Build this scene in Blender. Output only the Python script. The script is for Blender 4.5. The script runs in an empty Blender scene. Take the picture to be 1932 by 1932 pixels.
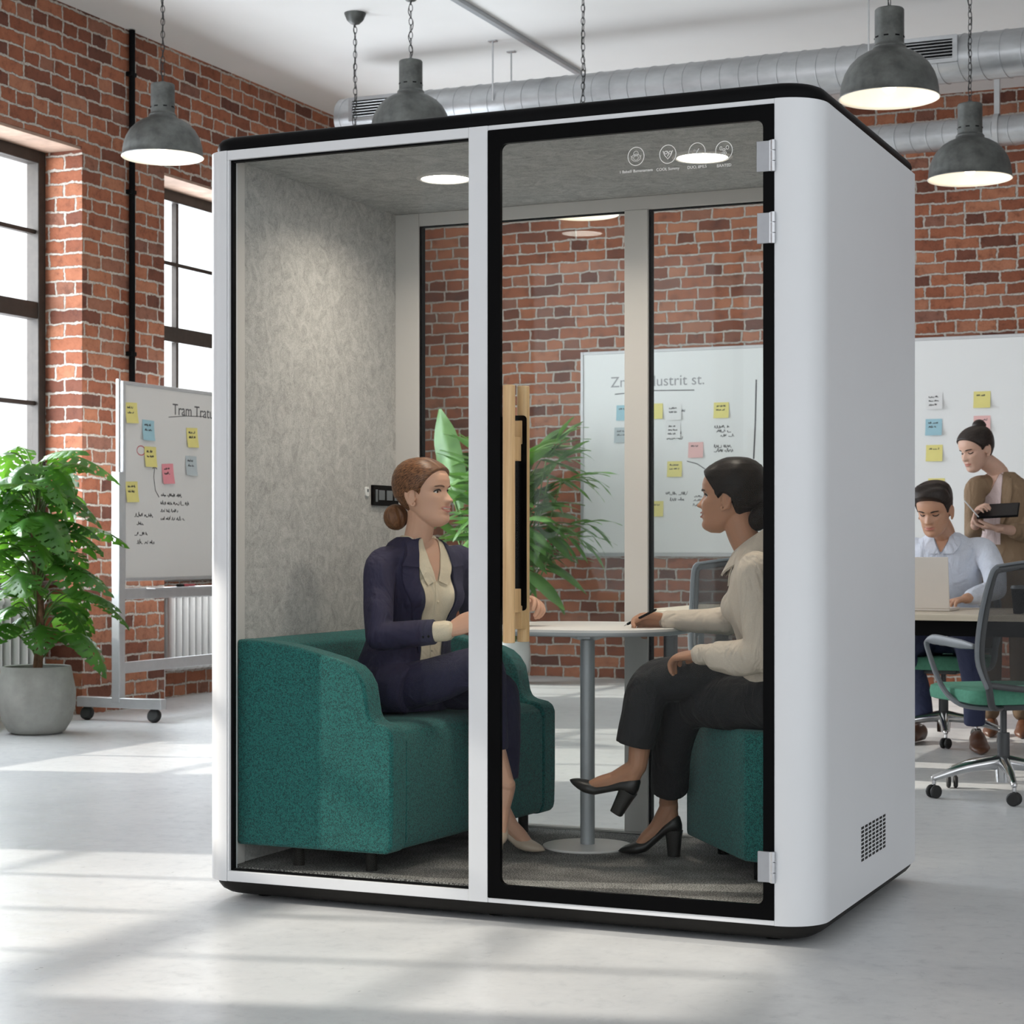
import bpy, bmesh, math, random
from mathutils import Vector, Matrix, Euler
from mathutils.bvhtree import BVHTree
random.seed(7)
V=Vector; PI=math.pi
sc=bpy.context.scene; C=sc.collection
def R(d): return math.radians(d)

# ------------------------------------------------------------------ camera
YAW,FPX,Y0,H=0.4147,3648.0,1027.2,1.12
sn,cs=math.sin(YAW),math.cos(YAW)
def ray(px,py):
    l=(px-966)/FPX; return V((-sn+cs*l, cs+sn*l, -(py-Y0)/FPX))
O0=V((0,0,H))
def onX(px,py,X): r=ray(px,py); return O0+r*(X/r.x)
def onY(px,py,Y): r=ray(px,py); return O0+r*(Y/r.y)
def onZ(px,py,Z): r=ray(px,py); return O0+r*((Z-H)/r.z)
def onD(px,py,d): return O0+ray(px,py)*d
cd=bpy.data.cameras.new('camera'); cam=bpy.data.objects.new('camera',cd); C.objects.link(cam)
cam.location=O0; cam.rotation_euler=(PI/2,0,YAW)
cd.sensor_width=36; cd.lens=36*FPX/1932; cd.shift_y=(Y0-966)/1932; cd.clip_end=200
cd.dof.use_dof=True; cd.dof.focus_distance=6.0; cd.dof.aperture_fstop=11
sc.camera=cam

# ------------------------------------------------------------------ materials
def nodes(name):
    m=bpy.data.materials.new(name); m.use_nodes=True
    nt=m.node_tree; b=nt.nodes['Principled BSDF']; return m,nt,b
def N(nt,t,**k):
    n=nt.nodes.new(t)
    for a,v in k.items():
        if a in n.inputs.keys() if False else False: pass
        setattr(n,a,v)
    return n
def ramp(nt,src,stops):
    r=nt.nodes.new('ShaderNodeValToRGB'); e=r.color_ramp.elements
    while len(e)<len(stops): e.new(.5)
    for i,(p,c) in enumerate(stops):
        e[i].position=p; e[i].color=(c[0],c[1],c[2],1)
    nt.links.new(src,r.inputs[0]); return r.outputs[0]
def noise(nt,scale,detail=3,rough=.5,vec=None,dist=0):
    n=nt.nodes.new('ShaderNodeTexNoise'); n.inputs['Scale'].default_value=scale; n.inputs['Detail'].default_value=detail
    n.inputs['Roughness'].default_value=rough; n.inputs['Distortion'].default_value=dist
    if vec is None: vec=coord(nt)
    nt.links.new(vec,n.inputs['Vector']); return n.outputs['Fac']
def coord(nt,sc_=(1,1,1),rot=(0,0,0)):
    t=nt.nodes.new('ShaderNodeTexCoord'); m=nt.nodes.new('ShaderNodeMapping')
    m.inputs['Scale'].default_value=sc_; m.inputs['Rotation'].default_value=rot
    nt.links.new(t.outputs['Object'],m.inputs['Vector']); return m.outputs[0]
def bump(nt,b,h,strength=.3,dist=.01):
    n=nt.nodes.new('ShaderNodeBump'); n.inputs['Strength'].default_value=strength; n.inputs['Distance'].default_value=dist
    nt.links.new(h,n.inputs['Height']); nt.links.new(n.outputs[0],b.inputs['Normal'])
def plain(name,col,rough=.5,metal=0,var=.06,nscale=8,bstr=0,bscale=200,stretch=(1,1,1),bdist=.002,sheen=0):
    """plain colour with slight procedural variation, optional fine bump"""
    m,nt,b=nodes(name)
    b.inputs['Roughness'].default_value=rough; b.inputs['Metallic'].default_value=metal
    f=noise(nt,nscale,4,.6,coord(nt,stretch))
    lo=[c*(1-var) for c in col]; hi=[min(1,c*(1+var)) for c in col]
    nt.links.new(ramp(nt,f,[(.3,lo),(.7,hi)]),b.inputs['Base Color'])
    if bstr: bump(nt,b,noise(nt,bscale,3,.6,coord(nt,stretch)),bstr,bdist)
    if sheen: b.inputs['Sheen Weight'].default_value=sheen
    return m
def brick_mat(name,axis):
    m,nt,b=nodes(name); L=nt.links
    t=nt.nodes.new('ShaderNodeTexCoord'); sep=nt.nodes.new('ShaderNodeSeparateXYZ'); L.new(t.outputs['Object'],sep.inputs[0])
    com=nt.nodes.new('ShaderNodeCombineXYZ')
    if axis=='Y': L.new(sep.outputs['Y'],com.inputs[0])
    elif axis=='X': L.new(sep.outputs['X'],com.inputs[0])
    L.new(sep.outputs['Z'],com.inputs[1])
    # ragged brick outlines
    nd=nt.nodes.new('ShaderNodeTexNoise'); nd.inputs['Scale'].default_value=8.5; nd.inputs['Detail'].default_value=5; L.new(t.outputs['Object'],nd.inputs['Vector'])
    sub=nt.nodes.new('ShaderNodeVectorMath'); sub.operation='SUBTRACT'; sub.inputs[1].default_value=(.5,.5,.5); L.new(nd.outputs['Color'],sub.inputs[0])
    scl=nt.nodes.new('ShaderNodeVectorMath'); scl.operation='SCALE'; scl.inputs['Scale'].default_value=.036; L.new(sub.outputs[0],scl.inputs[0])
    ad=nt.nodes.new('ShaderNodeVectorMath'); ad.operation='ADD'; L.new(com.outputs[0],ad.inputs[0]); L.new(scl.outputs[0],ad.inputs[1])
    nd2=nt.nodes.new('ShaderNodeTexNoise'); nd2.inputs['Scale'].default_value=42; nd2.inputs['Detail'].default_value=3; L.new(t.outputs['Object'],nd2.inputs['Vector'])
    sb2=nt.nodes.new('ShaderNodeVectorMath'); sb2.operation='SUBTRACT'; sb2.inputs[1].default_value=(.5,.5,.5); L.new(nd2.outputs['Color'],sb2.inputs[0])
    sc2=nt.nodes.new('ShaderNodeVectorMath'); sc2.operation='SCALE'; sc2.inputs['Scale'].default_value=.018; L.new(sb2.outputs[0],sc2.inputs[0])
    ad2=nt.nodes.new('ShaderNodeVectorMath'); ad2.operation='ADD'; L.new(ad.outputs[0],ad2.inputs[0]); L.new(sc2.outputs[0],ad2.inputs[1])
    bt=nt.nodes.new('ShaderNodeTexBrick'); L.new(ad2.outputs[0],bt.inputs['Vector'])
    bt.offset=.45; bt.offset_frequency=2; bt.squash=.58; bt.squash_frequency=3
    bt.inputs['Color1'].default_value=(0,0,0,1); bt.inputs['Color2'].default_value=(1,1,1,1); bt.inputs['Mortar'].default_value=(.5,.5,.5,1)
    bt.inputs['Scale'].default_value=1; bt.inputs['Mortar Size'].default_value=.0092; bt.inputs['Mortar Smooth'].default_value=.35
    bt.inputs['Bias'].default_value=0; bt.inputs['Brick Width'].default_value=.27; bt.inputs['Row Height'].default_value=.092
    base=ramp(nt,bt.outputs['Color'],[(0,(.13,.045,.028)),(.25,(.25,.080,.040)),(.55,(.35,.120,.060)),(.8,(.43,.175,.095)),(1,(.22,.095,.065))])
    n1=noise(nt,13,8,.75,t.outputs['Object']); n2=noise(nt,60,4,.7,t.outputs['Object'])
    mx=nt.nodes.new('ShaderNodeMix'); mx.data_type='RGBA'; mx.blend_type='MULTIPLY'; mx.inputs[0].default_value=1
    L.new(base,mx.inputs['A']); L.new(ramp(nt,n1,[(.30,(.42,.38,.36)),(.47,(.88,.86,.84)),(.6,(1,1,1)),(.72,(1.0,1.12,1.2))]),mx.inputs['B'])
    mort=ramp(nt,n2,[(.3,(.27,.235,.20)),(.5,(.46,.41,.36)),(.7,(.60,.55,.49))])
    mm=nt.nodes.new('ShaderNodeMix'); mm.data_type='RGBA'; L.new(bt.outputs['Fac'],mm.inputs[0]); L.new(mx.outputs['Result'],mm.inputs['A']); L.new(mort,mm.inputs['B'])
    L.new(mm.outputs['Result'],b.inputs['Base Color']); b.inputs['Roughness'].default_value=.88
    inv=nt.nodes.new('ShaderNodeMath'); inv.operation='MULTIPLY_ADD'; inv.inputs[1].default_value=-1.0; inv.inputs[2].default_value=1.0; L.new(bt.outputs['Fac'],inv.inputs[0])
    a2=nt.nodes.new('ShaderNodeMath'); a2.operation='MULTIPLY_ADD'; a2.inputs[1].default_value=.5; L.new(n1,a2.inputs[0]); L.new(inv.outputs[0],a2.inputs[2])
    a3=nt.nodes.new('ShaderNodeMath'); a3.operation='MULTIPLY_ADD'; a3.inputs[1].default_value=.25; L.new(n2,a3.inputs[0]); L.new(a2.outputs[0],a3.inputs[2])
    bump(nt,b,a3.outputs[0],.9,.014)
    return m
def concrete_floor():
    m,nt,b=nodes('polished_concrete'); L=nt.links
    c=coord(nt); n1=noise(nt,.9,8,.62,c,.6); n2=noise(nt,14,8,.7,c,.3); n3=noise(nt,55,2,.5,coord(nt,(1,.35,1)))
    a=ramp(nt,n1,[(.3,(.56,.575,.59)),(.5,(.64,.655,.665)),(.7,(.71,.72,.725))])
    q=nt.nodes.new('ShaderNodeMix'); q.data_type='RGBA'; q.blend_type='MULTIPLY'; q.inputs[0].default_value=.7
    L.new(a,q.inputs['A']); L.new(ramp(nt,n2,[(.28,(.72,.73,.74)),(.45,(.97,.97,.97)),(.7,(1.05,1.05,1.04))]),q.inputs['B'])
    q2=nt.nodes.new('ShaderNodeMix'); q2.data_type='RGBA'; q2.blend_type='MULTIPLY'; q2.inputs[0].default_value=.8
    L.new(q.outputs['Result'],q2.inputs['A']); L.new(ramp(nt,n3,[(.20,(.35,.36,.36)),(.27,(1,1,1))]),q2.inputs['B'])
    L.new(q2.outputs['Result'],b.inputs['Base Color'])
    L.new(ramp(nt,n2,[(.3,(.42,)*3),(.7,(.27,)*3)]),b.inputs['Roughness'])
    bump(nt,b,n2,.10,.004); return m
def felt_mat(name,lo,hi,mid=None,scale=16,bs=.5):
    m,nt,b=nodes(name); c=coord(nt)
    n1=noise(nt,scale,7,.72,c,1.6); n2=noise(nt,scale*7,4,.7,c,2.5); 
    a=nt.nodes.new('ShaderNodeMath'); a.operation='MULTIPLY_ADD'; a.inputs[1].default_value=.55; nt.links.new(n2,a.inputs[0])
    s=nt.nodes.new('ShaderNodeMath'); s.operation='MULTIPLY'; s.inputs[1].default_value=.5; nt.links.new(n1,s.inputs[0]); nt.links.new(s.outputs[0],a.inputs[2])
    nt.links.new(ramp(nt,a.outputs[0],[(.42,lo),(.62,hi)]),b.inputs['Base Color']); b.inputs['Roughness'].default_value=.95
    bump(nt,b,a.outputs[0],bs,.004); return m
def boucle(name,lo,hi):
    m,nt,b=nodes(name); c=coord(nt)
    n=noise(nt,230,0,.4,c,1.6)
    nt.links.new(ramp(nt,n,[(.42,lo),(.56,hi)]),b.inputs['Base Color']); b.inputs['Roughness'].default_value=.9
    b.inputs['Sheen Weight'].default_value=.12
    bump(nt,b,n,.55,.004); return m
def glass_mat(name,tint=(.93,.95,.95),refl=.07,rough=.0):
    m=bpy.data.materials.new(name); m.use_nodes=True; nt=m.node_tree; nt.nodes.clear()
    o=nt.nodes.new('ShaderNodeOutputMaterial'); t=nt.nodes.new('ShaderNodeBsdfTransparent'); g=nt.nodes.new('ShaderNodeBsdfGlossy')
    t.inputs[0].default_value=(*tint,1); g.inputs['Roughness'].default_value=rough; g.inputs[0].default_value=(1,1,1,1)
    f=nt.nodes.new('ShaderNodeFresnel'); f.inputs[0].default_value=1.45
    k=nt.nodes.new('ShaderNodeMath'); k.operation='MULTIPLY'; k.inputs[1].default_value=refl/.04*.5; nt.links.new(f.outputs[0],k.inputs[0])
    mx=nt.nodes.new('ShaderNodeMixShader'); nt.links.new(k.outputs[0],mx.inputs[0]); nt.links.new(t.outputs[0],mx.inputs[1]); nt.links.new(g.outputs[0],mx.inputs[2])
    nt.links.new(mx.outputs[0],o.inputs[0]); return m
def emit(name,col,s):
    m=bpy.data.materials.new(name); m.use_nodes=True; nt=m.node_tree; b=nt.nodes['Principled BSDF']
    b.inputs['Base Color'].default_value=(*col,1); b.inputs['Emission Color'].default_value=(*col,1); b.inputs['Emission Strength'].default_value=s; return m
def mesh_fabric(name):
    m=bpy.data.materials.new(name); m.use_nodes=True; nt=m.node_tree; b=nt.nodes['Principled BSDF']; o=nt.nodes['Material Output']
    b.inputs['Base Color'].default_value=(.018,.019,.02,1); b.inputs['Roughness'].default_value=.7
    c=coord(nt,(420,420,420),(0,PI/4,0)); ch=nt.nodes.new('ShaderNodeTexChecker'); ch.inputs['Scale'].default_value=1
    nt.links.new(c,ch.inputs['Vector']); t=nt.nodes.new('ShaderNodeBsdfTransparent'); mx=nt.nodes.new('ShaderNodeMixShader')
    k=nt.nodes.new('ShaderNodeMath'); k.operation='MULTIPLY'; k.inputs[1].default_value=.5; nt.links.new(ch.outputs['Fac'],k.inputs[0])
    nt.links.new(k.outputs[0],mx.inputs[0]); nt.links.new(b.outputs[0],mx.inputs[1]); nt.links.new(t.outputs[0],mx.inputs[2]); nt.links.new(mx.outputs[0],o.inputs[0]); return m
def wood_mat(name,lo,hi,axis='Z',scale=60):
    m,nt,b=nodes(name); s={'Z':(1,1,.04),'X':(.04,1,1)}[axis]
    n=noise(nt,scale,5,.6,coord(nt,s),.4)
    nt.links.new(ramp(nt,n,[(.3,lo),(.7,hi)]),b.inputs['Base Color']); b.inputs['Roughness'].default_value=.45
    bump(nt,b,n,.1,.002); return m
def skin_mat(name,col,red=(.35,.10,.07)):
    m,nt,b=nodes(name); n=noise(nt,7,5,.6); n2=noise(nt,420,2,.5)
    nt.links.new(ramp(nt,n,[(.3,[c*.90 for c in col]),(.7,[c*1.08 for c in col])]),b.inputs['Base Color'])
    b.inputs['Roughness'].default_value=.48; b.inputs['Subsurface Weight'].default_value=.12; b.inputs['Subsurface Radius'].default_value=(.012,.004,.002)
    b.inputs['Specular IOR Level'].default_value=.35
    bump(nt,b,n2,.06,.001); return m
def hair_mat(name,lo,hi,rough=.42):
    m,nt,b=nodes(name)
    uv=nt.nodes.new('ShaderNodeUVMap'); uv.uv_map='strands'; mp=nt.nodes.new('ShaderNodeMapping'); mp.inputs['Scale'].default_value=(26,9,1)
    nt.links.new(uv.outputs[0],mp.inputs[0]); n=noise(nt,1,3,.6,mp.outputs[0],.25)
    nt.links.new(ramp(nt,n,[(.32,lo),(.68,hi)]),b.inputs['Base Color']); b.inputs['Roughness'].default_value=rough
    b.inputs['Specular IOR Level'].default_value=.30
    bump(nt,b,n,.3,.002); return m
def cloth(name,col,bstr=.25,rough=.85,folds=.35,fs=9):
    m,nt,b=nodes(name); c=coord(nt)
    n=noise(nt,500,2,.5,c); f=noise(nt,fs,3,.5,coord(nt,(1,1,.55),(R(25),R(20),0)),.9)
    nt.links.new(ramp(nt,n,[(.3,[k*.88 for k in col]),(.7,[k*1.1 for k in col])]),b.inputs['Base Color']); b.inputs['Roughness'].default_value=rough
    a=nt.nodes.new('ShaderNodeMath'); a.operation='MULTIPLY_ADD'; a.inputs[1].default_value=.0006; nt.links.new(n,a.inputs[0]); nt.links.new(f,a.inputs[2])
    bump(nt,b,a.outputs[0],min(1,folds*1.5),.045); return m

MT={}
MT['brickY']=brick_mat('brick_wall_along_y','Y'); MT['brickX']=brick_mat('brick_wall_along_x','X')
MT['floor']=concrete_floor()
MT['ceil']=plain('painted_ceiling',(.80,.79,.775),.9,0,.02,1.2)
MT['shell']=plain('white_lacquer',(.70,.715,.735),.38,0,.012,2)
MT['frame']=plain('white_aluminium',(.70,.715,.735),.35,0,.012,2)
MT['rearframe']=plain('pale_frame',(.60,.575,.55),.5,0,.015,2)
MT['black']=plain('matt_black',(.006,.006,.0065),.42,0,.1,6)
MT['blackgloss']=plain('black_glass_border',(.0022,.0022,.0025),.3,0,.1,6)
MT['base']=plain('charcoal_plinth',(.022,.021,.020),.5,0,.1,6)
MT['felt']=felt_mat('grey_wall_felt',(.33,.325,.315),(.58,.57,.55))
MT['feltc']=felt_mat('grey_ceiling_felt',(.30,.30,.295),(.54,.54,.53),scale=12)
MT['carpet']=felt_mat('grey_carpet',(.03,.029,.028),(.42,.415,.40),scale=26,bs=.9)
def carpet_mat():
    m,nt,b=nodes('grey_carpet'); n=noise(nt,210,2,.6); n2=noise(nt,5,3,.6)
    a=nt.nodes.new('ShaderNodeMath'); a.operation='MULTIPLY_ADD'; a.inputs[1].default_value=.35; nt.links.new(n2,a.inputs[0]); nt.links.new(n,a.inputs[2])
    nt.links.new(ramp(nt,a.outputs[0],[(.52,(.022,.021,.020)),(.68,(.15,.145,.14)),(.82,(.44,.43,.41))]),b.inputs['Base Color']); b.inputs['Roughness'].default_value=.95
    bump(nt,b,n,.8,.004); return m
MT['carpet']=carpet_mat(); MT['glass2']=glass_mat('rear_glass',(.955,.965,.96),.028)
MT['glass']=glass_mat('clear_glass',(.955,.965,.96),.006)
MT['wglass']=glass_mat('window_glass',(.99,.99,.99),.01)
MT['teal']=boucle('teal_boucle',(.004,.058,.056),(.012,.165,.152))
for k_ in ('black','blackgloss','base'): MT[k_].node_tree.nodes['Principled BSDF'].inputs['Specular IOR Level'].default_value=.04
MT['tablew']=plain('table_white',(.74,.72,.70),.35,0,.01)
MT['tablem']=plain('table_grey_metal',(.40,.42,.44),.38,.2,.03)
MT['oak']=wood_mat('pale_oak',(.50,.30,.13),(.74,.50,.26))
MT['desk']=wood_mat('desk_birch',(.55,.47,.36),(.68,.60,.48),'X',30)
MT['steel']=plain('brushed_steel',(.52,.53,.55),.32,.85,.05,40)
MT['hinge']=plain('satin_hinge',(.34,.35,.37),.42,.55,.03,40)
MT['chrome']=plain('polished_aluminium',(.62,.62,.63),.16,1,.03,20)
MT['duct']=plain('galvanised_steel',(.50,.515,.53),.36,.8,.16,9,.03,5,(.4,1,1),.004)
MT['lampm']=plain('weathered_zinc',(.105,.11,.105),.5,.5,.4,11,.12,30)
MT['lampi']=plain('white_enamel',(.80,.77,.70),.45,0,.04,10)
MT['bulb']=emit('warm_bulb',(1,.86,.66),9)
MT['down']=emit('downlight_diffuser',(1,.94,.84),16)
MT['chain']=plain('dark_chain',(.05,.05,.05),.5,.6,.1)
MT['alu']=plain('anodised_aluminium',(.55,.56,.57),.35,.6,.04,20)
MT['board']=plain('whiteboard_enamel',(.72,.705,.68),.25,0,.01,1)
MT['wboard']=plain('wall_whiteboard_enamel',(.80,.81,.80),.25,0,.01,1)
MT['ink']=plain('marker_ink',(.06,.06,.065),.6)
MT['inkgrey']=plain('marker_ink_grey',(.30,.30,.31),.6)
MT['inkred']=plain('marker_ink_red',(.55,.10,.12),.6)
MT['yellow']=plain('sticky_yellow',(.80,.72,.26),.8,0,.03)
MT['blue']=plain('sticky_blue',(.36,.58,.66),.8,0,.03)
MT['pink']=plain('sticky_pink',(.80,.30,.34),.8,0,.03)
MT['palepink']=plain('sticky_pale_pink',(.82,.50,.48),.8,0,.03)
MT['paper']=plain('paper_white',(.78,.78,.77),.8,0,.02)
MT['palegrey']=plain('sticky_grey',(.50,.56,.58),.8,0,.03)
MT['rad']=plain('radiator_enamel',(.66,.66,.65),.35,0,.03,6)
MT['wframe']=plain('window_iron',(.035,.028,.023),.5,.2,.2,20)
MT['pot']=plain('concrete_pot',(.33,.335,.31),.8,0,.16,7,.25,40)
MT['pot2']=plain('white_pot',(.62,.63,.62),.5,0,.05,7)
MT['soil']=plain('soil',(.03,.02,.014),.95,0,.4,40,.5,60)
MT['bark']=plain('bark',(.12,.06,.03),.9,0,.35,30,.5,60)
MT['stemg']=plain('green_stem',(.08,.16,.03),.6,0,.15,12)
def leaf_mat(name,lo,hi,scale=6):
    m,nt,b=nodes(name); n=noise(nt,scale,3,.5)
    nt.links.new(ramp(nt,n,[(.3,lo),(.7,hi)]),b.inputs['Base Color']); b.inputs['Roughness'].default_value=.33
    b.inputs['Specular IOR Level'].default_value=.5
    tr=nt.nodes.new('ShaderNodeBsdfTranslucent'); tr.inputs[0].default_value=(.16,.42,.03,1)
    mx=nt.nodes.new('ShaderNodeMixShader'); mx.inputs[0].default_value=.2
    nt.links.new(b.outputs[0],mx.inputs[1]); nt.links.new(tr.outputs[0],mx.inputs[2]); nt.links.new(mx.outputs[0],nt.nodes['Material Output'].inputs[0]); return m
MT['leaf']=leaf_mat('monstera_leaf',(.012,.06,.010),(.065,.20,.03))
MT['leaf2']=leaf_mat('strap_leaf',(.05,.13,.035),(.19,.36,.12))
MT['mesh']=mesh_fabric('chair_mesh'); MT['plastic']=plain('dark_grey_plastic',(.05,.052,.055),.45,0,.08)
MT['greyplastic']=plain('grey_plastic',(.16,.175,.19),.45,0,.08)
MT['greenseat']=plain('green_seat_fabric',(.08,.26,.175),.9,0,.10,60,.2,300)
MT['rubber']=plain('black_rubber',(.012,.012,.012),.6)
MT['laptop']=plain('laptop_alu',(.74,.68,.62),.45,.1,.02)
MT['screen']=plain('laptop_inner',(.012,.012,.014),.35)
# people
MT['skin1']=skin_mat('skin_fair',(.62,.36,.25)); MT['skin2']=skin_mat('skin_brown',(.40,.205,.125)); MT['skin3']=skin_mat('skin_tan',(.52,.29,.19)); MT['skin4']=skin_mat('skin_light',(.60,.38,.29))
MT['hair1']=hair_mat('hair_auburn',(.03,.011,.005),(.27,.125,.058)); MT['hair2']=hair_mat('hair_black',(.005,.004,.0035),(.022,.015,.012)); MT['hair3']=hair_mat('hair_dark',(.010,.007,.006),(.036,.024,.019))
MT['navy']=cloth('navy_suit',(.022,.020,.052),folds=.5); MT['cream']=cloth('cream_blouse',(.70,.60,.44),folds=.45,rough=.6); MT['beige']=cloth('beige_blouse',(.56,.49,.41),folds=.6,rough=.65)
MT['blackc']=cloth('black_trousers',(.012,.012,.014),folds=.4); MT['sky']=cloth('light_blue_shirt',(.62,.66,.75),folds=.5,rough=.7); MT['jeans']=cloth('navy_trousers',(.03,.038,.09)); MT['brown']=cloth('brown_blazer',(.24,.16,.095),folds=.5); MT['pinkb']=cloth('pale_pink_blouse',(.66,.53,.52),folds=.5)
MT['tan']=cloth('tan_trousers',(.15,.10,.06))
MT['nude']=plain('nude_leather',(.50,.40,.31),.35,0,.03); MT['blackl']=plain('black_leather',(.012,.011,.010),.38,0,.05); MT['brownl']=plain('brown_leather',(.10,.04,.02),.4,0,.1)
MT['eyew']=plain('eye_white',(.72,.68,.64),.2,0,.01); MT['iris']=plain('iris_brown',(.05,.028,.014),.15); MT['lash']=plain('lash_dark',(.015,.010,.008),.6); MT['brow1']=plain('brow_brown',(.10,.045,.025),.8); MT['brow2']=plain('brow_black',(.02,.014,.011),.8)
MT['lip1']=plain('lip_rose',(.48,.17,.14),.38); MT['lip2']=plain('lip_brown',(.30,.10,.08),.38); MT['teeth']=plain('teeth',(.80,.76,.70),.3)

# ------------------------------------------------------------------ objects
WM={}
def tag(o,label=None,cat=None,group=None,kind=None):
    if label: o['label']=label
    if cat: o['category']=cat
    if group: o['group']=group
    if kind: o['kind']=kind
    return o
def thing(name,label,cat,loc=(0,0,0),rotz=0,group=None):
    o=bpy.data.objects.new(name,None); C.objects.link(o); o.location=loc; o.rotation_euler=(0,0,rotz); o.empty_display_size=.1
    WM[o.name]=Matrix.Translation(V(loc))@Matrix.Rotation(rotz,4,'Z'); return tag(o,label,cat,group)
def copy_tree(o,parent=None):
    c=o.copy(); C.objects.link(c)
    if parent: c.parent=parent
    for ch in list(o.children): copy_tree(ch,c)
    return c
def catmull(P,n):
    P=[V(p) for p in P]; out=[]
    for i in range(len(P)-1):
        a=P[max(i-1,0)];b=P[i];c=P[i+1];d=P[min(i+2,len(P)-1)]
        for k in range(n):
            t=k/n; out.append(.5*((2*b)+(c-a)*t+(2*a-5*b+4*c-d)*t*t+(3*b-a-3*c+d)*t**3))
    out.append(P[-1]); return out
def interp(xs,ys,x):
    if x<=xs[0]: return ys[0]
    for i in range(len(xs)-1):
        if x<=xs[i+1]:
            t=(x-xs[i])/(xs[i+1]-xs[i]); return ys[i]*(1-t)+ys[i+1]*t
    return ys[-1]
SPLIT={'window_rail','bracket','hanger_rod','gasket','door_surround','corner_post','apron','vent_slat','levelling_foot','rubber_foot','shoe_heel','duct_bracket_'}
class MB:
    def __init__(s): s.v=[]; s.f=[]; s.m=[]; s.mi=0
    def add(s,vs,fs):
        k=len(s.v); s.v+= [V(p) for p in vs]; s.f+=[[k+i for i in f] for f in fs]; s.m+=[s.mi]*len(fs); return s
    def box(s,x0,x1,y0,y1,z0,z1):
        return s.add([(x,y,z) for z in (z0,z1) for y in (y0,y1) for x in (x0,x1)],[(0,2,3,1),(4,5,7,6),(0,1,5,4),(2,6,7,3),(0,4,6,2),(1,3,7,5)])
    def obox(s,c,ax,ay,az):
        c,ax,ay,az=V(c),V(ax),V(ay),V(az)
        return s.add([c+ax*i+ay*j+az*k for k in (-1,1) for j in (-1,1) for i in (-1,1)],[(0,2,3,1),(4,5,7,6),(0,1,5,4),(2,6,7,3),(0,4,6,2),(1,3,7,5)])
    def loft(s,rings,cap=True):
        n=len(rings[0]); vs=[p for r in rings for p in r]; fs=[]
        for i in range(len(rings)-1):
            for j in range(n):
                k=(j+1)%n; fs.append((i*n+j,i*n+k,(i+1)*n+k,(i+1)*n+j))
        if cap: fs.append(tuple(reversed(range(n)))); fs.append(tuple((len(rings)-1)*n+j for j in range(n)))
        return s.add(vs,fs)
    def prism(s,poly,z0,z1,ax='Z'):
        f={'Z':lambda a,b,z:(a,b,z),'Y':lambda a,b,z:(a,z,b),'X':lambda a,b,z:(z,a,b)}[ax]
        return s.loft([[f(a,b,z0) for a,b in poly],[f(a,b,z1) for a,b in poly]])
    def ring_prism(s,outer,inner,y0,y1):
        n=len(outer); vs=[]
        for y in (y0,y1):
            vs+=[(a,y,b) for a,b in outer]+[(a,y,b) for a,b in inner]
        fs=[]
        for j in range(n):
            k=(j+1)%n
            fs+=[(j,k,n+k,n+j),(2*n+j,3*n+j,3*n+k,2*n+k),(j,2*n+j,2*n+k,k),(n+j,n+k,3*n+k,3*n+j)]
        return s.add(vs,fs)
    def lathe(s,prof,c=(0,0,0),seg=32,cap=False):
        c=V(c); rings=[[c+V((r*math.cos(2*PI*j/seg),r*math.sin(2*PI*j/seg),z)) for j in range(seg)] for r,z in prof]
        return s.loft(rings,cap)
    def tube(s,path,rad,seg=12,smooth=0,round_=True,flat=None):
        """tube through points; rad: number, list, or list of (r_side, r_up)"""
        P=[V(p) for p in path]; n=len(P)
        if not isinstance(rad,(list,tuple)): rad=[rad]*n
        rad=[(r,r) if not isinstance(r,(list,tuple)) else r for r in rad]
        if smooth and n>2:
            Q=catmull(P,smooth); RR=[]
            for i in range(n-1):
                for k in range(smooth):
                    t=k/smooth; t=t*t*(3-2*t)
                    RR.append((rad[i][0]*(1-t)+rad[i+1][0]*t,rad[i][1]*(1-t)+rad[i+1][1]*t))
            RR.append(rad[-1]); P,rad=Q,RR
        T=[]
        for i in range(len(P)):
            a=P[max(i-1,0)]; b=P[min(i+1,len(P)-1)]; T.append((b-a).normalized() if (b-a).length>1e-9 else V((0,0,1)))
        up=V(flat) if flat else (V((0,0,1)) if abs(T[0].z)<.9 else V((1,0,0)))
        u=(T[0].cross(up)).normalized(); rings=[]
        ends=[]
        for i in range(len(P)):
            t=T[i]; u=(u-t*u.dot(t)); u=u.normalized() if u.length>1e-6 else t.orthogonal().normalized(); w=t.cross(u).normalized()
            ends.append((P[i],t,u,w,rad[i]))
        def ring(p,u,w,r,k=1): return [p+u*(math.cos(2*PI*j/seg)*r[0]*k)+w*(math.sin(2*PI*j/seg)*r[1]*k) for j in range(seg)]
        if round_:
            p,t,u0,w0,r=ends[0]; m=min(r)
            for a in (80,50,25): rings.append(ring(p-t*m*math.sin(R(a)),u0,w0,r,math.cos(R(a))))
        for p,t,u1,w1,r in ends: rings.append(ring(p,u1,w1,r))
        if round_:
            p,t,u0,w0,r=ends[-1]; m=min(r)
            for a in (25,50,80): rings.append(ring(p+t*m*math.sin(R(a)),u0,w0,r,math.cos(R(a))))
        return s.loft(rings)
    def ball(s,c,r,rot=None,seg=16,rg=10):
        c=V(c); r=(r,r,r) if not isinstance(r,(tuple,list)) else r; rings=[]
        for i in range(1,rg):
            a=PI*i/rg; rings.append([V((r[0]*math.sin(a)*math.cos(2*PI*j/seg),r[1]*math.sin(a)*math.sin(2*PI*j/seg),-r[2]*math.cos(a))) for j in range(seg)])
        if rot: rings=[[rot@p for p in q] for q in rings]
        return s.loft([[p+c for p in q] for q in rings])
    def xf(s,M):
        s.v=[M@p for p in s.v]; return s
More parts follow.
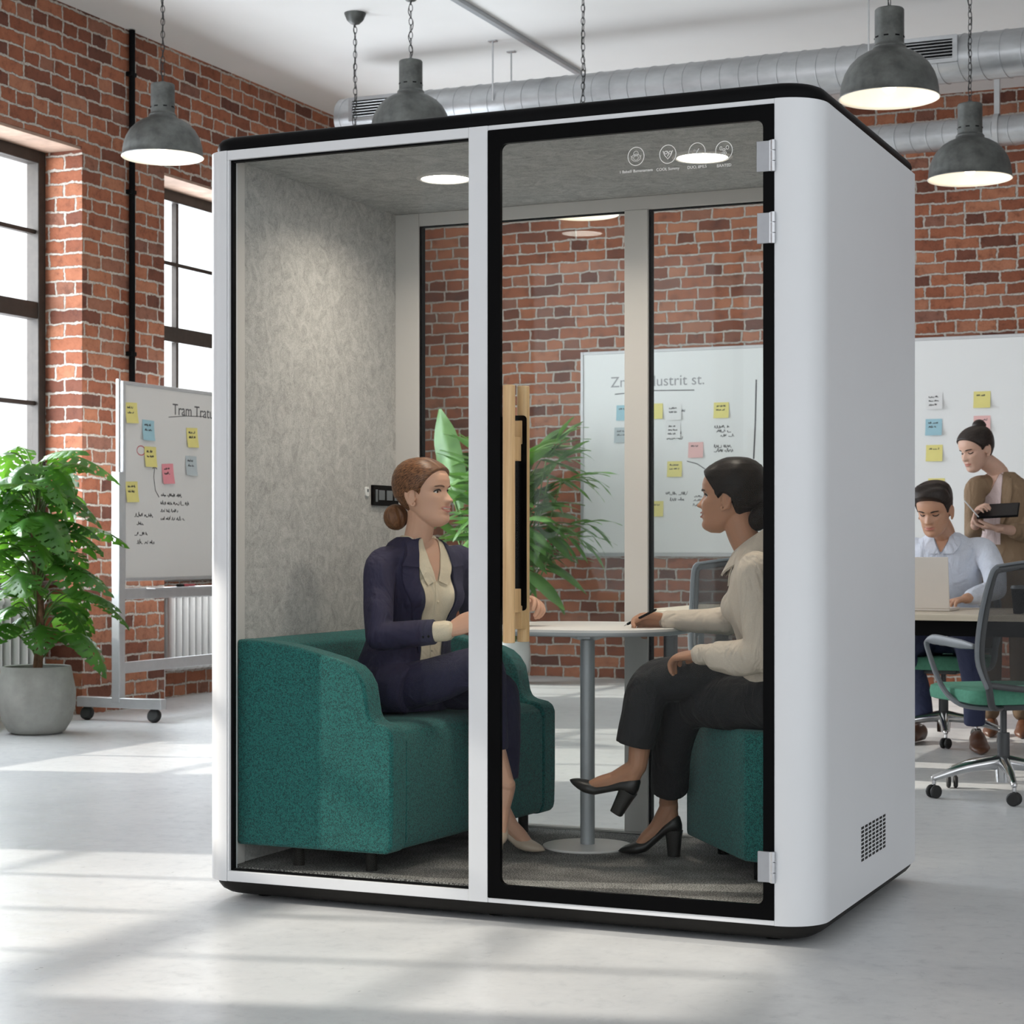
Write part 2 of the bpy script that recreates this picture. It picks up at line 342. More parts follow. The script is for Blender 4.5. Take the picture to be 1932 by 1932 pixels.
    def mesh(s,name,mats,sharp=35,smooth=True):
        me=bpy.data.meshes.new(name); me.from_pydata(s.v,[],s.f); 
        for m in (mats if isinstance(mats,(list,tuple)) else [mats]): me.materials.append(MT[m] if isinstance(m,str) else m)
        me.polygons.foreach_set('material_index',s.m)
        bm=bmesh.new(); bm.from_mesh(me); bmesh.ops.recalc_face_normals(bm,faces=bm.faces); bm.to_mesh(me); bm.free()
        if smooth:
            me.polygons.foreach_set('use_smooth',[True]*len(me.polygons)); me.set_sharp_from_angle(angle=R(sharp))
        me.update(); return me
    def build(s,name,mats,parent=None,**k):
        if name not in SPLIT: return s.build1(name,mats,parent,**k)
        par=list(range(len(s.v)))
        def fd(i):
            while par[i]!=i: par[i]=par[par[i]]; i=par[i]
            return i
        for f in s.f:
            a=fd(f[0])
            for i in f[1:]: par[fd(i)]=a
        gr={}
        for f in s.f: gr.setdefault(fd(f[0]),[]).append(f)
        for fs in gr.values():
            ids=sorted({i for f in fs for i in f}); mp={i:k_ for k_,i in enumerate(ids)}
            o=MB().add([s.v[i] for i in ids],[[mp[i] for i in f] for f in fs]).build1(name,mats,parent,**k)
        return o
    def build1(s,name,mats,parent=None,bevel=0,seg=2,local=False,sharp=35,smooth=True,sub=0):
        if parent is not None and not local:
            Mi=WM[parent.name].inverted(); s.v=[Mi@p for p in s.v]
        o=bpy.data.objects.new(name,s.mesh(name,mats,sharp,smooth)); C.objects.link(o)
        if parent is not None: o.parent=parent; WM[o.name]=WM[parent.name].copy()
        else: WM[o.name]=Matrix.Identity(4)
        if bevel:
            b=o.modifiers.new('bevel','BEVEL'); b.width=bevel; b.segments=seg; b.limit_method='ANGLE'; b.angle_limit=R(30)
            b.harden_normals=False
        if sub:
            q=o.modifiers.new('sub','SUBSURF'); q.levels=sub; q.render_levels=sub
        return o
def arc(cx,cy,r,a0,a1,n=10): return [(cx+r*math.cos(R(a0+(a1-a0)*i/n)),cy+r*math.sin(R(a0+(a1-a0)*i/n))) for i in range(n+1)]
def rrect(x0,x1,z0,z1,r,n=6): return arc(x1-r,z1-r,r,0,90,n)+arc(x0+r,z1-r,r,90,180,n)+arc(x0+r,z0+r,r,180,270,n)+arc(x1-r,z0+r,r,270,360,n)
def remesh(o,vox,smooth=4):
    """fuse overlapping volumes of one object into one continuous skin"""
    r=o.modifiers.new('r','REMESH'); r.mode='VOXEL'; r.voxel_size=vox; r.use_smooth_shade=True
    if smooth:
        q=o.modifiers.new('s','SMOOTH'); q.factor=.5; q.iterations=smooth
    dg=bpy.context.evaluated_depsgraph_get(); dg.update()
    me=bpy.data.meshes.new_from_object(o.evaluated_get(dg)); 
    old=o.data; mats=[m for m in old.materials]; o.modifiers.clear(); o.data=me; me.name=old.name
    me.materials.clear(); 
    for m in mats[:1]: me.materials.append(m)
    me.polygons.foreach_set('use_smooth',[True]*len(me.polygons)); me.polygons.foreach_set('material_index',[0]*len(me.polygons))
    return o
def text_mesh(body,size,M,name,mat,parent,ext=.0005,font_shear=0):
    cu=bpy.data.curves.new('t','FONT'); cu.body=body; cu.size=size; cu.align_x='CENTER'; cu.extrude=ext; cu.shear=font_shear
    o=bpy.data.objects.new('t',cu); C.objects.link(o); dg=bpy.context.evaluated_depsgraph_get(); dg.update()
    me=bpy.data.meshes.new_from_object(o.evaluated_get(dg)); bpy.data.objects.remove(o)
    me.name=name; me.transform((WM[parent.name].inverted() if parent else Matrix.Identity(4))@M); me.materials.clear(); me.materials.append(MT[mat])
    q=bpy.data.objects.new(name,me); C.objects.link(q); q.parent=parent; WM[q.name]=WM[parent.name].copy(); return q
def ribbon(mb,pts,w,nrm,t=.0006):
    """thin marker stroke along points lying on a surface with normal nrm"""
    nrm=V(nrm).normalized(); P=[V(p) for p in pts]; L=[];Rr=[]
    for i,p in enumerate(P):
        d=(P[min(i+1,len(P)-1)]-P[max(i-1,0)]).normalized(); s=d.cross(nrm)*w/2; L.append(p+s); Rr.append(p-s)
    rings=[[L[i],Rr[i],Rr[i]+nrm*t,L[i]+nrm*t] for i in range(len(P))]; mb.loft(rings)
def scribble(mb,o,A,B,nrm,width,h,rng,w=.004):
    """illegible handwriting: joined loops from o along A, height along B"""
    x=0
    while x<width:
        word=min(rng.uniform(.35,.8)*h*5,width-x); pts=[]; n=max(4,int(word/h*5))
        for i in range(n+1):
            y=rng.choice([0,.05,.9,1.0,.5,1.3 if rng.random()<.3 else .6]) if i%2 else rng.uniform(-.05,.25)
            pts.append(V(o)+A*(x+word*i/n+rng.uniform(-.1,.1)*h)+B*(y*h))
        ribbon(mb,catmull(pts,3),w,nrm); x+=word+h*.7

# ================================================================== ROOM
XW,XF=-7.69,-8.03   # wall face and window plane
YB,ZC,ZH,ZS=15.1,4.62,3.73,.85
def struct(mb,name,mat,**k):
    o=mb.build(name,mat,**k); o['kind']='structure'; return o
struct(MB().box(-9.5,8,-5,15.6,-.2,0),'floor','floor')
struct(MB().box(-8.6,8,-5,15.6,ZC,ZC+.2),'ceiling','ceil')
struct(MB().box(-8.6,8,YB,YB+.4,0,ZC),'wall_back','brickX')
struct(MB().box(6.5,6.7,4.5,YB,0,ZC),'light_block_wall','ceil')  # unseen wall, added and cut short to set light on the booth's right side
wins=[(2.55,4.95),(7.2,10.47),(11.42,14.0)]
mb=MB(); y=-5
for a,b in wins:
    mb.box(-8.13,XW,y,a,0,ZC); mb.box(-8.13,XW,a,b,ZH,ZC); mb.box(-8.13,XF+.04,a,b,0,ZS); y=b
mb.box(-8.13,XW,y,YB,0,ZC)
wl=struct(mb,'wall_left','brickY')
wl.data.materials.append(MT['brickX'])
for p in wl.data.polygons:      # reveals face along y, their courses run along x
    if abs(p.normal.y)>.5: p.material_index=1
for i,(a,b) in enumerate(wins):
    w=thing('window_%d'%(i+1),None,None); del_=[w.pop(k,None) for k in ('label','category')]; w['kind']='structure'
    m=MB(); f=.075
    m.box(XF-.05,XF+.05,a,a+f,ZS,ZH); m.box(XF-.05,XF+.05,b-f,b,ZS,ZH); m.box(XF-.05,XF+.05,a+f,b-f,ZH-.10,ZH); m.box(XF-.05,XF+.05,a+f,b-f,ZS,ZS+.07)
    m.build('window_frame','wframe',w,bevel=.006)
    m=MB(); zt=2.66; m.box(XF-.04,XF+.04,a+f,b-f,zt-.055,zt+.055); nv=4; 
    for k in range(1,nv): 
        yy=a+(b-a)*k/nv; m.box(XF-.02,XF+.02,yy-.016,yy+.016,ZS+.07,ZH-.1)
    for z in (3.18,2.05,1.45): m.box(XF-.021,XF+.021,a+f,b-f,z-.014,z+.014)
    m.build('glazing_bars','wframe',w)
    MB().box(XF-.004,XF+.004,a+f,b-f,ZS+.07,ZH-.1).build('window_pane','wglass',w)
    m=MB().box(XF-.02,XF+.16,a,b,ZS-.0,ZS+.03); m.build('window_sill','wframe',w,bevel=.005)
# timber-like plastered lintel soffits over the windows
for i,(a,b) in enumerate(wins): struct(MB().box(XF+.05,XW-.01,a,b,ZH-.02,ZH),'trim_%d'%(i+1),plain('lintel_%d'%i,(.42,.29,.22),.85,0,.25,5,.3,30))

def top(name,mb,mat,label,cat,loc=None,group=None,kind=None,**k):
    o=mb.build(name,mat,**k); 
    return tag(o,label,cat,group,kind)
# wall pipe
m=MB().tube([(XW+.03,10.99,1.0),(XW+.03,10.99,ZC-.005)],.022,10,round_=False)
t=thing('wall_pipe','thin black vertical pipe fixed to the brick pier between the windows','pipe',(XW+.03,10.99,1.0))
m.build('pipe','black',t)
m=MB()
for z in (1.3,2.4,3.5,4.3): m.box(XW,XW+.045,10.955,11.025,z,z+.03)
m.build('bracket','black',t,bevel=.004)
# ceiling conduit
t=thing('ceiling_conduit','straight grey conduit running along the white ceiling towards the round duct','conduit',(-5.31,9,ZC))
MB().box(-5.335,-5.285,7.0,13.3,ZC-.028,ZC).build('conduit','tablem',t,bevel=.006)

# ducts
def duct(x0,x1,y,z,r,ridge,name,label):
    t=thing(name,label,'duct',(x0,y,z))
    prof=[]; x=x0
    rings=[]; seg=40
    def rg(x,r_,sl=0): return [V((x+sl*math.cos(2*PI*j/seg),y+r_*math.cos(2*PI*j/seg),z+r_*math.sin(2*PI*j/seg))) for j in range(seg)]
    rings.append(rg(x0,r*.9)); rings.append(rg(x0,r)); x=x0+.08
    while x<x1:
        rings+= [rg(x-.005,r,.04),rg(x-.003,r+.004,.04),rg(x+.003,r+.004,.04),rg(x+.005,r,.04)]; x+=ridge
    rings.append(rg(x1,r))
    MB().loft(rings).build('duct_tube','duct',t,sharp=22); return t
def duct_vent(t,x,y,z,r,w=.42):
    m=MB(); pts=[]
    yf=y-r-.004
    m.ring_prism(rrect(x-w/2,x+w/2,z-.085,z+.085,.004,2),rrect(x-w/2+.03,x+w/2-.03,z-.06,z+.06,.003,2),yf-.016,yf+.05)
    v=m.build('vent_frame','duct',t)
    m=MB().box(x-w/2+.03,x+w/2-.03,yf-.004,yf+.03,z-.06,z+.06); m.build('vent_dark_panel','black',t)  # solid black panel, the shade inside the vent put into its colour
    m=MB()
    for k in range(6): 
        zz=z-.05+k*.02; m.obox((x,yf-.008,zz),(w/2-.03,0,0),(0,.005,.003),(0,-.001,.0022))
    m.build('vent_slat','duct',t)
D1=duct(-6.80,5.5,12.4,4.21,.15,.13,'ventilation_duct','large galvanised spiral duct with slotted vents crossing below the ceiling')
pv=onY(705,203,12.22); duct_vent(D1,pv.x,12.4,4.24,.15); pv=onY(1742,100,12.22); duct_vent(D1,pv.x,12.4,4.24,.15)
D1.children[0].name='duct_tube'
m=MB()
for px in (933,1641): 
    p=onY(px,100,12.27); m.tube([(p.x,12.24,4.21),(p.x,12.24,ZC)],.006,6); m.tube([(p.x,12.56,4.21),(p.x,12.56,ZC)],.006,6)
    m.box(p.x-.03,p.x+.03,12.22,12.26,ZC-.008,ZC); m.box(p.x-.03,p.x+.03,12.54,12.58,ZC-.008,ZC)
m.build('hanger_rod','alu',D1)
D2=duct(-5.2,5.5,14.6,4.19,.112,.12,'ventilation_duct','smaller spiral duct against the brick back wall behind the lowest right lamp')
p=onY(1876,240,14.48)
m=MB(); m.lathe([(.118,-.02),(.128,-.02),(.128,.02),(.118,.02)],seg=32); m.xf(Matrix.Translation((p.x,14.6,4.19))@Matrix.Rotation(PI/2,4,'Y'))
m.box(p.x-.02,p.x+.02,14.58,14.62,4.3,ZC); m.build('duct_bracket','alu',D2)

# pendant lamps -----------------------------------------------------
def chain(mb,p0,p1,link=.050,w=.0026):
    d=V(p1)-V(p0); n=max(3,int(d.length/(link*.78))); t=d.normalized(); a=t.orthogonal().normalized(); b=t.cross(a)
    for i in range(n):
        c=V(p0)+d*((i+.5)/n); u=a if i%2 else b; pts=[]
        for k in range(10):
            g=2*PI*k/10; pts.append(c+t*(math.cos(g)*link*.5)+u*(math.sin(g)*link*.24))
        pts.append(pts[0]); mb.tube(pts,w,5,round_=False)
def lamp(label,loc,top_=True,canopy=True,scale=1):
    x,y,z=loc; L=ZC-z
    t=thing('pendant_lamp',label,'lamp',loc,0,'industrial dome pendant lamps')
    s=scale
    prof=[(.252,0),(.256,.006),(.250,.014),(.249,.04),(.243,.08),(.228,.125),(.203,.168),(.166,.206),(.125,.231),(.088,.246),(.084,.262)]
    inn=[(r-.006,h_) for r,h_ in reversed(prof[2:])]+[(.246,.003)]
    MB().lathe([(r*s,h_*s) for r,h_ in prof],seg=48).build('lamp_shade','lampm',t,local=True,sharp=60)
    MB().lathe([(.004*s,.25*s)]+[(r*s,h_*s) for r,h_ in inn]+[(.253*s,-.002),(.256*s,.001)],seg=48).build('shade_lining','lampi',t,local=True,sharp=60)
    m=MB().lathe([(.084,.250),(.086,.262),(.080,.270),(.0745,.277),(.0745,.452),(.070,.458),(.03,.460),(.015,.475),(.001,.478)],seg=32)
    m.v=[p*s for p in m.v]; m.mi=1
    for k in range(8): 
        g=2*PI*k/8; m.obox((.0745*s*math.cos(g),.0745*s*math.sin(g),.31*s),(-.012*math.sin(g),.012*math.cos(g),0),(.002*math.cos(g),.002*math.sin(g),0),(0,0,.0035))
    m.build('lamp_neck',['lampm','black'],t,local=True)
    m=MB(); m.ball((0,0,.062*s),.036*s); m.tube([(0,0,.085*s),(0,0,.16*s)],.018*s,12); m.build('bulb','bulb',t,local=True)
    m=MB(); chain(m,(0,0,.47*s),(0,0,L-.05)); m.build('chain','chain',t,local=True)
    m=MB(); q=[(0,0,.47*s)]; n=9
    for k in range(1,n): q.append((.014*math.sin(k*1.9+x*7),.014*math.cos(k*1.4),.47*s+(L-.47*s)*k/n))
    q.append((0,0,L-.03)); m.tube(q,.0026,6,smooth=4); m.build('power_cable','rubber',t,local=True)
    MB().lathe([(.004,L-.075),(.03,L-.07),(.055,L-.045),(.07,L-.01),(.072,L)],seg=24,cap=True).build('ceiling_rose','lampm',t,local=True)
    ld=bpy.data.lights.new('lamp_light','POINT'); ld.energy=1.3; ld.color=(1,.86,.68); ld.shadow_soft_size=.035
    lo=bpy.data.objects.new('lamp_light',ld); C.objects.link(lo); lo.parent=t; lo.location=(0,0,.01)
    return t
lamp('dome pendant lamp in front of the black pipe by the left windows',onD(307,297,12.1))
lamp('dome pendant lamp just above the booth roof, half hidden by it',onD(775,252,12.2))
lamp('largest dome pendant lamp at the top right, above the booth corner',onD(1678,186,9.9))
lamp('dome pendant lamp at the far right, in front of the smaller duct',onD(1830,338,11.8))
lamp('dome pendant lamp whose white rim shows through the booth glass',onD(1100,405,11.8),scale=.87)
p=onZ(670,25,ZC); lamp('pendant lamp whose chain and ceiling rose hang left of the half hidden lamp',V((p.x,p.y,3.25)))

# radiators -----------------------------------------------------------
def radiator(y0,n,label,x=XF+.13):
    t=thing('radiator',label,'radiator',(x,y0,0))
    for k in range(n):
        y=y0+k*.085; m=MB()
        for dx in (-.05,.05):
            m.tube([(x+dx,y,.24),(x+dx,y,.76)],[(.026,.030)]*2,10,flat=(1,0,0))
        m.tube([(x-.06,y,.24),(x+.06,y,.24)],.034,10); m.tube([(x-.06,y,.76),(x+.06,y,.76)],.034,10)
        m.build('radiator_section','rad',t)
    m=MB().tube([(x,y0-.07,.24),(x,y0+n*.085,.24)],.02,10); m.tube([(x,y0-.03,.24),(x,y0-.03,.0)],.012,8); m.tube([(x,y0+n*.085,.24),(x,y0+n*.085,.0)],.012,8)
    m.build('feed_pipe','rad',t)
    m=MB().ball((x,y0-.07,.24),.028); m.build('valve','rad',t)
radiator(9.05,15,'white column radiator behind the potted monstera under the first window')
radiator(11.75,20,'white column radiator behind the mobile whiteboard under the second window')

# boards -------------------------------------------------------------
NOTE_ID=[0]
def sticky(c,A,B,nrm,size,mat,label,group,lines=2,seed=0,curl=.012,tilt=0):
    """a square note lying on a board, its lower edge lifting off"""
    A=V(A);B=V(B);nrm=V(nrm); c=V(c); rng=random.Random(seed)
    if tilt:
        q=Matrix.Rotation(R(tilt),3,nrm); A=q@A;B=q@B
    h=size/2; n=5; mb=MB(); rings=[]
    for i in range(n+1):
        v=i/n; off=nrm*(.0015+curl*(1-v)**2)
        a=c-A*h+B*(-h+size*v)+off; b=c+A*h+B*(-h+size*v)+off
        rings.append([a,b,b+nrm*.0008,a+nrm*.0008])
    mb.loft(rings)
    t=thing('sticky_note',label,'sticky note',c,0,group)
    mb.build('note_paper',mat,t)
    m=MB()
    for k in range(lines):
        z=.22-k*.24; v=z+.5; off=nrm*(.0026+curl*(1-v)**2)
        scribble(m,c-A*h*.65+B*(z*size)+off,A,(B-nrm*0).normalized(),nrm,size*rng.uniform(.45,.65),size*.09,rng,size*.028)
    if lines: m.build('handwriting','ink',t)
    return t
# mobile whiteboard on castors: board faces +X, runs along Y
bx=-7.22
by0,by1=10.24,12.6; bz0,bz1=.885,2.16
t=thing('mobile_whiteboard','whiteboard on a wheeled aluminium stand in front of the brick wall','whiteboard',(bx,by0,0))
MB().box(bx-.012,bx+.010,by0+.02,by1-.02,bz0+.02,bz1-.02).build('board_panel','board',t)
m=MB(); m.box(bx-.016,bx+.018,by0,by0+.025,bz0,bz1); m.box(bx-.016,bx+.018,by1-.025,by1,bz0,bz1); m.box(bx-.016,bx+.018,by0+.025,by1-.025,bz1-.022,bz1); m.box(bx-.016,bx+.018,by0+.025,by1-.025,bz0,bz0+.022); m.build('board_frame','alu',t,bevel=.003)
m=MB()
for y in (by0-.03,by1+.03):
    m.box(bx-.03,bx+.03,y-.032,y+.032,.12,1.58)
    m.box(bx-.012,bx+.012,y-.012,y+.012,1.58,2.17)
m.box(bx-.02,bx+.02,by0-.0,by1+.0,.30,.37); m.box(bx-.02,bx+.02,by0,by1,.77,.84)
m.build('stand','alu',t,bevel=.004)
for y in (by0-.03,by1+.03):
    MB().box(bx-.30,bx+.34,y-.03,y+.03,.085,.15).build('foot','alu',t,bevel=.004)
    for x in (bx-.24,bx+.27):
        m=MB(); m.lathe([(.001,-.022),(.036,-.022),(.044,-.014),(.044,.014),(.036,.022),(.001,.022)],seg=20); m.xf(Matrix.Translation((x,y,.044))@Matrix.Rotation(R(70),4,'X')); m.box(x-.012,x+.012,y-.012,y+.012,.05,.09)
        m.build('castor','rubber',t)
MB().box(bx,bx+.09,by0+.25,by1-.25,bz0-.055,bz0-.045).build('pen_tray','alu',t,bevel=.003)
rng=random.Random(3); Ay=V((0,1,0)); Bz=V((0,0,1)); nx=V((1,0,0)); m=MB(); xs=bx+.0105
def bp(px,py): p=onX(px,py,xs); return V((xs,p.y,p.z))
for (px,py,w,hh) in ((304,937,.24,.024),(303,952,.34,.022),(303,966,.20,.022),(303,981,.28,.022),(254,975,.22,.026),(258,990,.08,.022),(254,1010,.14,.022),(258,1026,.20,.024)):
    scribble(m,bp(px,py),Ay,Bz,nx,w,hh,rng,.004)
ribbon(m,[bp(292,880),bp(290,900),bp(293,925),bp(300,938)],.006,nx); ribbon(m,[bp(288,884),bp(292,880),bp(296,885)],.006,nx)
ribbon(m,[bp(318,787),bp(350,785),bp(384,786)],.005,nx)
m.build('handwriting','ink',t)
m=MB(); ring=[bp(266,850)+Ay*(.045*math.cos(2*PI*k/16))+Bz*(.03*math.sin(2*PI*k/16)) for k in range(17)]; ribbon(m,ring,.006,nx); m.build('red_circle','inkred',t)
M=Matrix.Translation(bp(318,781)+V((0,.36,0)))@Matrix(((0,0,1,0),(1,0,0,0),(0,1,0,0),(0,0,0,1)))
text_mesh('Tram Tratugm',.105,M,'board_title','ink',t)
for (px,py,mat,lab,tl) in ((247,779,'yellow','yellow sticky note at the top left corner of the mobile whiteboard',2),(279,812,'blue','blue sticky note below the top yellow one on the mobile whiteboard',-1),(362,826,'yellow','yellow sticky note at the right, under the title of the mobile whiteboard',2),(283,862,'yellow','yellow sticky note beside the red circle on the mobile whiteboard',0),(316,894,'pink','bright pink sticky note on the mobile whiteboard',3),(360,879,'palegrey','pale blue-grey sticky note near the right edge of the mobile whiteboard',0),(248,928,'yellow','lowest yellow sticky note on the mobile whiteboard',2)):
    sticky(bp(px,py),Ay,Bz,nx,.132,mat,lab,'sticky notes on the mobile whiteboard',2,int(px+py),.012,tl)
for px,mt,lb in ((346,'black','black marker on the tray bar of the mobile whiteboard'),(358,'inkred','red marker on the tray bar of the mobile whiteboard')):
    p=onX(px,1110,bx+.035); m=MB(); m.tube([(bx+.03,p.y-.06,.848),(bx+.03,p.y+.06,.848)],.008,10)
    tt=thing('marker_pen',lb,'marker pen',(bx+.03,p.y,.84),0,'markers on the whiteboard tray'); m.build('barrel',mt,tt)
    m=MB(); m.tube([(bx+.03,p.y-.062,.848),(bx+.03,p.y-.02,.848)],.0095,10); m.build('cap',mt,tt)

# wall whiteboard
wx0=onY(1097,860,YB-.02).x; wx1=1.2; wz0,wz1=1.02,2.73; yb=YB-.035
t=thing('wall_whiteboard','very wide white whiteboard mounted on the brick back wall','whiteboard',(wx0,YB,wz0))
MB().box(wx0+.02,wx1-.02,yb,YB-.003,wz0+.02,wz1-.02).build('board_panel','wboard',t)
m=MB(); m.box(wx0,wx0+.025,yb-.008,YB,wz0,wz1); m.box(wx1-.025,wx1,yb-.008,YB,wz0,wz1); m.box(wx0+.025,wx1-.025,yb-.008,YB,wz1-.025,wz1); m.box(wx0+.025,wx1-.025,yb-.012,YB,wz0,wz0+.03); m.build('board_frame','alu',t,bevel=.003)
Ax=V((1,0,0)); ny=V((0,-1,0)); rng=random.Random(5); m=MB()
def wp(px,py): p=onY(px,py,yb-.0005); return V((p.x,yb-.0005,p.z))
for (px,py,w,hh) in ((1262,778,.22,.03),(1262,787,.14,.03),(1258,812,.12,.03),(1258,820,.2,.03),(1258,829,.24,.03),(1348,808,.2,.03),(1352,816,.2,.03),(1360,824,.18,.03),(1347,845,.26,.03),(1347,853,.26,.03),(1256,934,.30,.035),(1264,945,.22,.03),(1310,938,.18,.03),(1308,945,.18,.03),(1308,955,.14,.03),(1165,818,.1,.03),(1166,826,.12,.03)):
    scribble(m,wp(px,py),Ax,Bz,ny,w*.62,hh*.8,rng,.0045)
ribbon(m,[wp(1160,744),wp(1230,737),wp(1310,736)],.008,ny); ribbon(m,[wp(1427,716),wp(1425,800),wp(1422,866)],.012,ny); ribbon(m,[wp(1296,870),wp(1315,875),wp(1338,890)],.007,ny)
m.build('handwriting','ink',t)
M=Matrix.Translation(wp(1240,728))@Matrix(((1,0,0,0),(0,0,-1,0),(0,1,0,0),(0,0,0,1)))
text_mesh('Znu mdustrit st.',.125,M,'board_title','inkgrey',t)
W='sticky notes on the wall whiteboard'
for (px,py,mat,lab,tl,ln) in ((1177,779,'blue','blue sticky note left of the rear post, seen through the booth door',0,1),(1237,776,'yellow','yellow sticky note half hidden by the rear post, level with the blue one',0,0),(1272,778,'paper','white note with two lines of writing seen through the booth door',0,2),(1270,812,'paper','white note with three lines, directly under another white note',0,3),(1361,774,'yellow','yellow sticky note at the upper right of the board seen through the door',0,2),(1313,849,'palepink','pale pink sticky note above the head of the woman in beige',0,1),(1273,885,'yellow','yellow sticky note left of the curved marker line, seen through the door',0,2),(1238,960,'yellow','yellow sticky note cut by the rear post, lowest through the door',0,1),(1173,821,'palegrey','pale grey sticky note under the blue one, seen through the door',0,2),
    (1763,757,'paper','white sticky note, topmost of the left column right of the booth',2,3),(1762,806,'blue','blue sticky note right of the booth, under the white one',0,2),(1763,855,'yellow','yellow sticky note right of the booth, under the blue one',0,1),(1853,754,'yellow','yellow sticky note above the pink one, right of the booth',0,1),(1853,800,'palepink','pink sticky note behind the bun of the standing woman',0,1),(1767,918,'yellow','yellow sticky note just above the dark hair of the seated man',0,0)):
    sticky(wp(px,py),Ax,Bz,ny,.128,mat,lab,W,ln,int(px*3+py),.02 if px>1700 else .012,tl)

# ------------------------------------------------------------------ plants
def frame_xf(p,d,up=V((0,0,1))):
    d=V(d).normalized(); s=d.cross(up); s=s.normalized() if s.length>1e-4 else V((1,0,0)); n=s.cross(d)
    return lambda u,v,w: V(p)+d*u+s*v+n*w
def monstera_leaf(mb,p,d,L,W,droop,rng,tw=0):
    nu,nv=30,10; up=V((rng.uniform(-.3,.3)+tw,rng.uniform(-.3,.3),1)).normalized(); F=frame_xf(p,d,up)
    idx={}; vs=[]; ph=rng.random()
    for i in range(nu+1):
        u=i/nu; w=W*.5*(math.sin(PI*min(1,(u*.96+.04))**.72))**.75 if u<1 else 0
        back=-.16*L
        for j in range(-nv,nv+1):
            v=j/nv; uu=u*L+ back*abs(v)**1.3*(1-u)*1.6 + .10*L*abs(v)*u
            z=-droop*L*(u**1.8)-.10*W*(v*v)+.035*W*math.cos(abs(v)*PI*1.2)+.012*L*math.sin(u*38+ph*6)*abs(v)
            idx[i,j]=len(vs); vs.append(F(uu,v*w,z))
    fs=[]
    for i in range(nu):
        for j in range(-nv,nv):
            v=abs(j+.5)/nv; u=i/nu
            k=(u*6.2+ph+v*.55)%1
            if v>.34 and k<.17 and .10<u<.93: continue
            if .16<v<.30 and (u*6.2+ph+.45)%1<.12 and .25<u<.75: continue
            fs.append((idx[i,j],idx[i+1,j],idx[i+1,j+1],idx[i,j+1]))
    mb.add(vs,fs)
def strap_leaf(mb,p,d,L,W,droop,rng,lobes=0):
    nu,nv=16,4; up=V((rng.uniform(-.5,.5),rng.uniform(-.5,.5),1)).normalized(); F=frame_xf(p,d,up); vs=[];fs=[]
    for i in range(nu+1):
        u=i/nu; w=W*.5*math.sin(PI*(u*.93+.05))**.8
        for j in range(-nv,nv+1):
            v=j/nv; vs.append(F(u*L*(1-.15*droop*u),v*w,-droop*L*u*u-.22*w*abs(v)+.01*L*math.sin(u*15)*v))
    n=2*nv+1
    for i in range(nu):
        for j in range(2*nv): fs.append((i*n+j,(i+1)*n+j,(i+1)*n+j+1,i*n+j+1))
    mb.add(vs,fs)
def monstera():
    rng=random.Random(11); c=V((-7.20,9.36,0))
    t=thing('potted_monstera','tall bushy monstera in a rounded concrete pot by the left windows','potted plant',c)
    MB().lathe([(.01,.0),(.13,0),(.165,.015),(.205,.08),(.226,.17),(.228,.25),(.212,.33),(.20,.395),(.196,.40),(.185,.395),(.185,.36),(.01,.36)],c,48).build('pot','pot',t,sharp=60)
    MB().lathe([(.001,.372),(.186,.37),(.186,.34)],c,24).build('soil','soil',t)
    m=MB()
    m.tube([c+V((0,0,.35)),c+V((.02,.01,.7)),c+V((-.02,0,1.1)),c+V((.01,0,1.38))],[.028,.026,.024,.016],10,smooth=5)
    m.tube([c+V((.05,-.04,.35)),c+V((.06,-.03,.6)),c+V((.04,-.03,.8))],[.016,.014,.01],8,smooth=4)
    m.build('trunk','bark',t)
    lf=MB(); st=MB(); n=78
    for k in range(n):
        h=.50+1.10*(k/n)**.9; a=k*2.399+rng.uniform(-.3,.3); hh=rng.uniform(-.05,.12)
        reach=rng.uniform(.10,.30)*(1.12 if h<1.15 else .85); base=c+V((0,0,max(.38,h-.1)))
        q=c+V((math.cos(a)*reach,math.sin(a)*reach,h+hh+rng.uniform(0,.10)))
        if q.x<XW+.06: q.x=XW+.06+rng.uniform(0,.08)
        d=V((math.cos(a+rng.uniform(-.6,.6)),math.sin(a+rng.uniform(-.6,.6)),rng.uniform(-.7,.25)))
        if q.x<XW+.2 and d.x<0: d.x=abs(d.x)*.3
        st.tube([base,base*.45+q*.55+V((0,0,.07)),q],[.006,.005,.004],6,smooth=4)
        monstera_leaf(lf,q,d,rng.uniform(.19,.29),rng.uniform(.17,.25),rng.uniform(.25,.6),rng)
    st.build('leaf_stalks','stemg',t); o=lf.build('foliage','leaf',t,sharp=80)
monstera()
